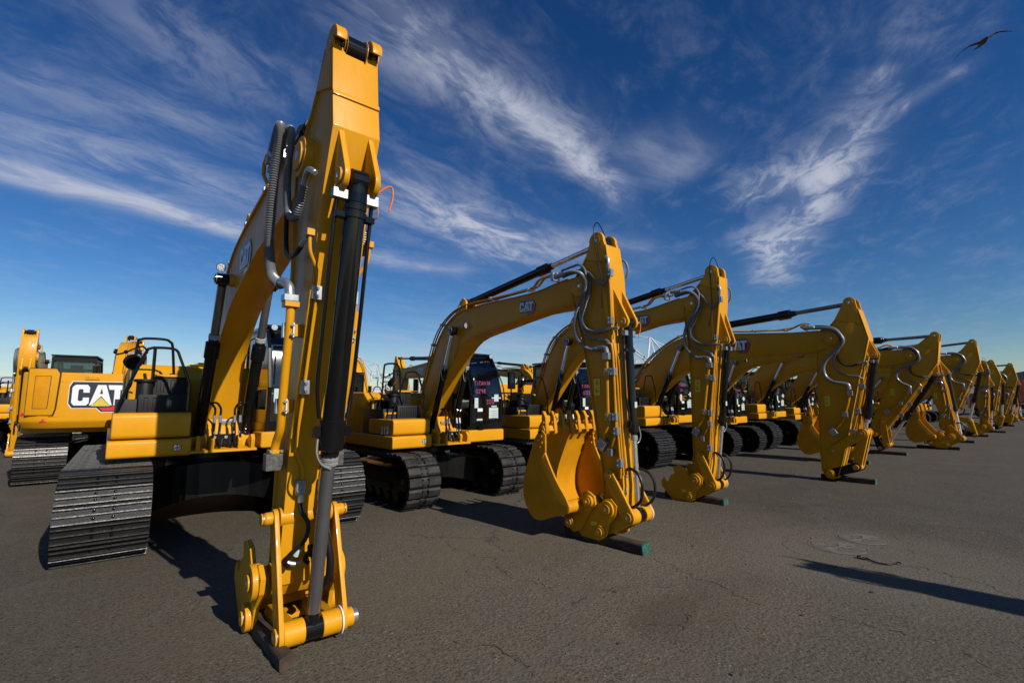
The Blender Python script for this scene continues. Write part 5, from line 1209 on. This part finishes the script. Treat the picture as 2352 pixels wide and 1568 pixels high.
# ------------------------------------------------------------------ gull
def gull():
    sec = [(-.70, .10, .02, .0, -.16), (-.62, .09, .035, .006, -.10), (-.50, .055, .075, .012, -.03), (-.36, .0, .12, .018, .03), (-.24, -.035, .155, .022, .045), (-.12, -.02, .175, .030, .025), (-.04, .0, .18, .04, .005),
           (.04, .0, .18, .04, .005), (.12, -.02, .175, .030, .025), (.24, -.035, .155, .022, .045), (.36, .0, .12, .018, .03), (.50, .055, .075, .012, -.03), (.62, .09, .035, .006, -.10), (.70, .10, .02, .0, -.16)]
    mb = MB().m(GUL); prof = [(-.5, 0), (-.35, .7), (-.1, 1), (.25, .6), (.5, 0), (.25, -.3), (-.1, -.5), (-.35, -.4)]; k = len(prof); vs = []
    for x, yo, ch, th, z in sec:
        for a, b in prof: vs.append((x, yo+a*ch, z+b*max(th, .006)*.6))
    n = len(sec)
    mb.add(vs, [(i*k+j, i*k+(j+1) % k, (i+1)*k+(j+1) % k, (i+1)*k+j) for i in range(n-1) for j in range(k)]+[tuple(range(k)), tuple(range((n-1)*k, n*k))])
    rings = [(-.27, .004), (-.25, .02), (-.215, .035), (-.18, .04), (-.12, .055), (-.04, .068), (.05, .065), (.13, .045), (.20, .025), (.22, .014)]
    kk = 14; vs = [(r*math.cos(2*math.pi*j/kk), y, r*.85*math.sin(2*math.pi*j/kk)-.005) for y, r in rings for j in range(kk)]; n = len(rings)
    mb.add(vs, [(i*kk+j, i*kk+(j+1) % kk, (i+1)*kk+(j+1) % kk, (i+1)*kk+j) for i in range(n-1) for j in range(kk)]+[tuple(range(kk)), tuple(range((n-1)*kk, n*kk))])
    mb.m(GUD).add([(x, y, z) for z in (-.012, .0) for x, y in ((-.02, .16), (.02, .16), (.075, .31), (0, .33), (-.075, .31))], [(4, 3, 2, 1, 0), (5, 6, 7, 8, 9)]+[(i, (i+1) % 5, (i+1) % 5+5, i+5) for i in range(5)])
    d = V((math.cos(HEAD), math.sin(HEAD), 0)); a = (2257-1176)/1111.; b = (784-97)/1111.; cp, sp = math.cos(PITCH), math.sin(PITCH)
    dd = V((math.cos(HEAD), math.sin(HEAD), 0))*(cp-sp*b)+V((math.sin(HEAD), -math.cos(HEAD), 0))*a+V((0, 0, sp+cp*b))
    o = link('seagull', mb.mesh('seagull')); o.location = V((0, 0, 1.85))+dd*11.5
    fw = Matrix.Rotation(R(-28), 4, 'Z') @ Matrix.Rotation(R(-18), 4, 'Y') @ Matrix.Rotation(R(10), 4, 'X')
    o.matrix_world = Matrix.Translation(o.location) @ Matrix.Rotation(HEAD-R(90), 4, 'Z') @ fw
    md = o.modifiers.new('join', 'REMESH'); md.mode = 'VOXEL'; md.voxel_size = .009; md.use_smooth_shade = True
    me = o.data
    tag(o, 'seagull gliding with outstretched wings in the blue sky at top right', 'seagull')
    for y, z in ((-.29, -.01),): part('beak', None, lambda mb: mb.m(YLP).cyl((0, -.27, -.004), (0, -.325, -.014), .012, .003, n=8), o)
gull()

# ------------------------------------------------------------------ harbour cranes, sheds and yard vehicles far off
def hcrane(label, x, y, h, rz, boom_up=True, el=48):
    t = thing('harbour_crane', label, 'crane', (x, y, 0), rz, 'white harbour cranes on the horizon')
    def bar(mb, a, b, w): mb.cyl(a, b, w, n=6)
    def legs(mb):
        mb.m(CRN)
        for sx in (-12, 12):
            for sy in (-9, 9): bar(mb, (sx, sy, 0), (sx*.9, sy, h*.62), 1.1)
            bar(mb, (sx, -9, h*.3), (sx, 9, h*.3), .9); bar(mb, (sx, -9, h*.1), (sx, 9, h*.1), 1.1)
        for sy in (-9, 9): bar(mb, (-12, sy, h*.3), (12, sy, h*.3), .9); bar(mb, (-12, sy, h*.3), (11, sy, h*.6), .6)
        for sx in (-11, 11): bar(mb, (sx, -9, h*.62), (sx, 9, h*.62), 1.1)
    part('portal', None, legs, t)
    def apex(mb):
        mb.m(CRN)
        for sy in (-4, 4):
            bar(mb, (11, sy*2, h*.62), (8, sy*.6, h), .7); bar(mb, (-11, sy*2, h*.62), (7, sy*.6, h), .5); bar(mb, (2, sy*2, h*.62), (7, sy*.6, h*.99), .4); bar(mb, (-11, sy*1.5, h*.62), (-20, sy, h*.75), .4)
            for z in (.7, .78, .86, .93): bar(mb, (10.5-(z-.62)*6, -4.5, h*z), (10.5-(z-.62)*6, 4.5, h*z), .35)
            bar(mb, (8, sy*.6, h), (-32, sy, h*.63), .3); bar(mb, (8, sy*.6, h), (-18, sy, h*.63), .3)
    part('mast', None, apex, t)
    def girder(mb):
        mb.m(CRN)
        for sy in (-4, 4): mb.box(-36, 12, sy-.7, sy+.7, h*.60, h*.635)
        mb.box(-20, -8, -5, 5, h*.64, h*.72)
    part('trolley_girder', None, girder, t)
    def bm(mb):
        mb.m(CRN); e = R(el if boom_up else 0); c, s_ = math.cos(e), math.sin(e); L = 58
        for sy in (-4, 4):
            for k in (0, 2.6): bar(mb, (12-k*s_, sy, h*.62+k*c), (12+L*c-k*s_, sy, h*.62+L*s_+k*c), .55)
            for i in range(12):
                a0 = L*i/12; a1 = L*(i+1)/12
                bar(mb, (12+a0*c, sy, h*.62+a0*s_), (12+a1*c-2.6*s_, sy, h*.62+a1*s_+2.6*c), .25)
            bar(mb, (12+L*.55*c, sy, h*.62+L*.55*s_), (8, sy*.6, h), .25); bar(mb, (12+L*.95*c, sy, h*.62+L*.95*s_), (8, sy*.6, h), .25)
        for i in range(9): a0 = L*i/8; bar(mb, (12+a0*c, -4, h*.62+a0*s_), (12+a0*c, 4, h*.62+a0*s_), .35)
    part('boom', None, bm, t)
def at(u, dist, v=918):
    a = (u-1176)/1111.; d = V((math.cos(HEAD)+math.sin(HEAD)*a, math.sin(HEAD)-math.cos(HEAD)*a)).normalized()*dist; return d.x, d.y
for u, dist, h, rz, el, lb in ((1514, 520, 66, R(120), 40, 'white harbour crane with raised lattice boom left of the wide stick'), (1476, 760, 62, R(120), 30, 'small white harbour crane low on the horizon'), (1800, 430, 40, R(115), 20, 'white harbour crane seen below the emblem boom'), (1578, 420, 34, R(120), 10, 'white harbour crane behind the third cab'),
                               (1090, 900, 70, R(110), 45, 'faint white harbour crane behind the back row, left of the cab'), (870, 950, 70, R(110), 45, 'faint white harbour crane behind the stick of the nearest excavator')):
    x, y = at(u, dist); hcrane(lb, x, y, h, rz, True, el)
def shed(label, u, dist, w, d, h, m=WALL, rz=None):
    x, y = at(u, dist); t = thing('warehouse', label, 'warehouse', (x, y, 0), (HEAD-R(90)-math.atan((u-1176)/1111)) if rz is None else rz, 'low sheds on the horizon')
    part('wall', None, lambda mb: mb.m(m).box(-w/2, w/2, 0, d, 0, h), t)
    part('roof', None, lambda mb: mb.m(CRN).prism([(-.4, h), (d/2, h+1.6), (d+.4, h), (d+.4, h+.3), (d/2, h+1.9), (-.4, h+.3)], -w/2-.4, w/2+.4), t)
    for i in range(int(w/9)): part('loading_door', ('ld', round(h, 1)), lambda mb: mb.m(DKC).box(-1.8, 1.8, -.05, 0, 0, h*.55), t, loc=(-w/2+5+i*9, 0, 0))
shed('pale low warehouse at the left edge of the horizon', -20, 170, 60, 20, 6)
shed('pale long warehouse behind the back row', 760, 330, 150, 30, 9)
shed('pale warehouse behind the middle of the front row', 1500, 300, 160, 30, 8)
shed('pale warehouse behind the right half of the row', 1950, 260, 150, 30, 8)
def container(label, u, dist, m, z=0, L=12, rz=.2):
    x, y = at(u, dist); t = thing('shipping_container', label, 'container', (x, y, z), rz, 'shipping containers at the right end of the yard')
    def f(mb):
        mb.m(m).box(-L/2, L/2, -1.2, 1.2, .05, 2.55)
        for i in range(int(L/.3)): mb.box(-L/2+.2+i*.3, -L/2+.35+i*.3, -1.23, -1.2, .2, 2.4)
    part('body', None, f, t)
    part('door', None, lambda mb: mb.m(m).box(-L/2-.04, -L/2, -1.15, -.02, .1, 2.5).box(-L/2-.04, -L/2, .02, 1.15, .1, 2.5), t)
container('dark shipping container behind the white car, lower of the stack', 2352, 88, DKC)
container('dark shipping container on top of the stack at the right edge', 2356, 88, DKC, 2.6)
container('blue shipping container beside the dark stack', 2390, 92, BLC)
def truck():
    x, y = at(2331, 70); t = thing('dump_truck', 'orange red dump truck body at the far right end of the row', 'truck', (x, y, 0), R(100))
    part('chassis', None, lambda mb: mb.m(UND).box(-3.6, 3.4, -.5, .5, .8, 1.05), t)
    part('tipping_body', None, lambda mb: mb.m(RDT).add([(-3.6, -1.2, 1.3), (1.2, -1.2, 1.2), (1.2, 1.2, 1.2), (-3.6, 1.2, 1.3), (-4.3, -1.35, 3.9), (1.5, -1.35, 3.4), (1.5, 1.35, 3.4), (-4.3, 1.35, 3.9), (-3.9, -1.25, 4.5), (-3.9, 1.25, 4.5)], [(0, 1, 2, 3), (0, 4, 5, 1), (1, 5, 6, 2), (2, 6, 7, 3), (3, 7, 4, 0), (4, 8, 5), (7, 6, 9), (4, 7, 9, 8), (8, 9, 6, 5)]), t, .03)
    c = part('cab', None, lambda mb: mb.m(RDT).prism([(1.6, 1.0), (1.6, 3.0), (2.6, 3.0), (2.9, 2.2), (3.6, 2.0), (3.7, 1.0)], -1.1, 1.1, Matrix.Rotation(R(-90), 4, 'Z')), t, .05)
    part('windscreen', None, lambda mb: mb.m(NAV).box(2.62, 2.80, -.95, .95, 2.25, 2.9), c)
    for wx in (-2.8, -1.6, 2.7):
        for s in (-1, 1):
            w = part('wheel', 'twheel', lambda mb: mb.m(RUB).cyl((0, -.18, 0), (0, .18, 0), .52, n=24), t, .04, loc=(wx, s*1.0, .52))
            part('rim', 'trim', lambda mb: mb.m(ZNC).cyl((0, -.19, 0), (0, .19, 0), .26, n=16), w)
truck()
def car(label, u, dist, rz, m):
    x, y = at(u, dist); t = thing('parked_car', label, 'car', (x, y, 0), rz, 'cars parked at the far right')
    b = part('body', 'carbody_'+m.name, lambda mb: mb.m(m).plate([(-2.2, .3), (-2.2, .8), (-1.95, .95), (-1.0, 1.02), (1.2, .98), (2.0, .85), (2.25, .6), (2.25, .3)], (0, .88, 0), (1, 0, 0), (0, 0, 1), 1.76), t, .08, 3)
    part('cabin', 'carcab', lambda mb: mb.m(NAV).add([(-1.7, -.8, .97), (1.1, -.8, .97), (1.1, .8, .97), (-1.7, .8, .97), (-1.2, -.62, 1.45), (.35, -.62, 1.45), (.35, .62, 1.45), (-1.2, .62, 1.45)], [(0, 1, 5, 4), (1, 2, 6, 5), (2, 3, 7, 6), (3, 0, 4, 7), (4, 5, 6, 7)]), t, .05)
    part('roof', 'carroof'+m.name, lambda mb: mb.m(m).box(-1.15, .3, -.6, .6, 1.45, 1.49), t, .02)
    for wx in (-1.4, 1.4):
        for s in (-1, 1):
            w = part('wheel', 'cwheel', lambda mb: mb.m(RUB).cyl((0, -.11, 0), (0, .11, 0), .33, n=24), t, .03, loc=(wx, s*.8, .33))
            part('rim', 'crim', lambda mb: mb.m(ZNC).cyl((0, -.12, 0), (0, .12, 0), .2, n=16), w)
car('white car parked at the right edge before the dark containers', 2352, 68, R(20), WHT)
car('dark car parked right of the white one', 2420, 66, R(15), DKC)
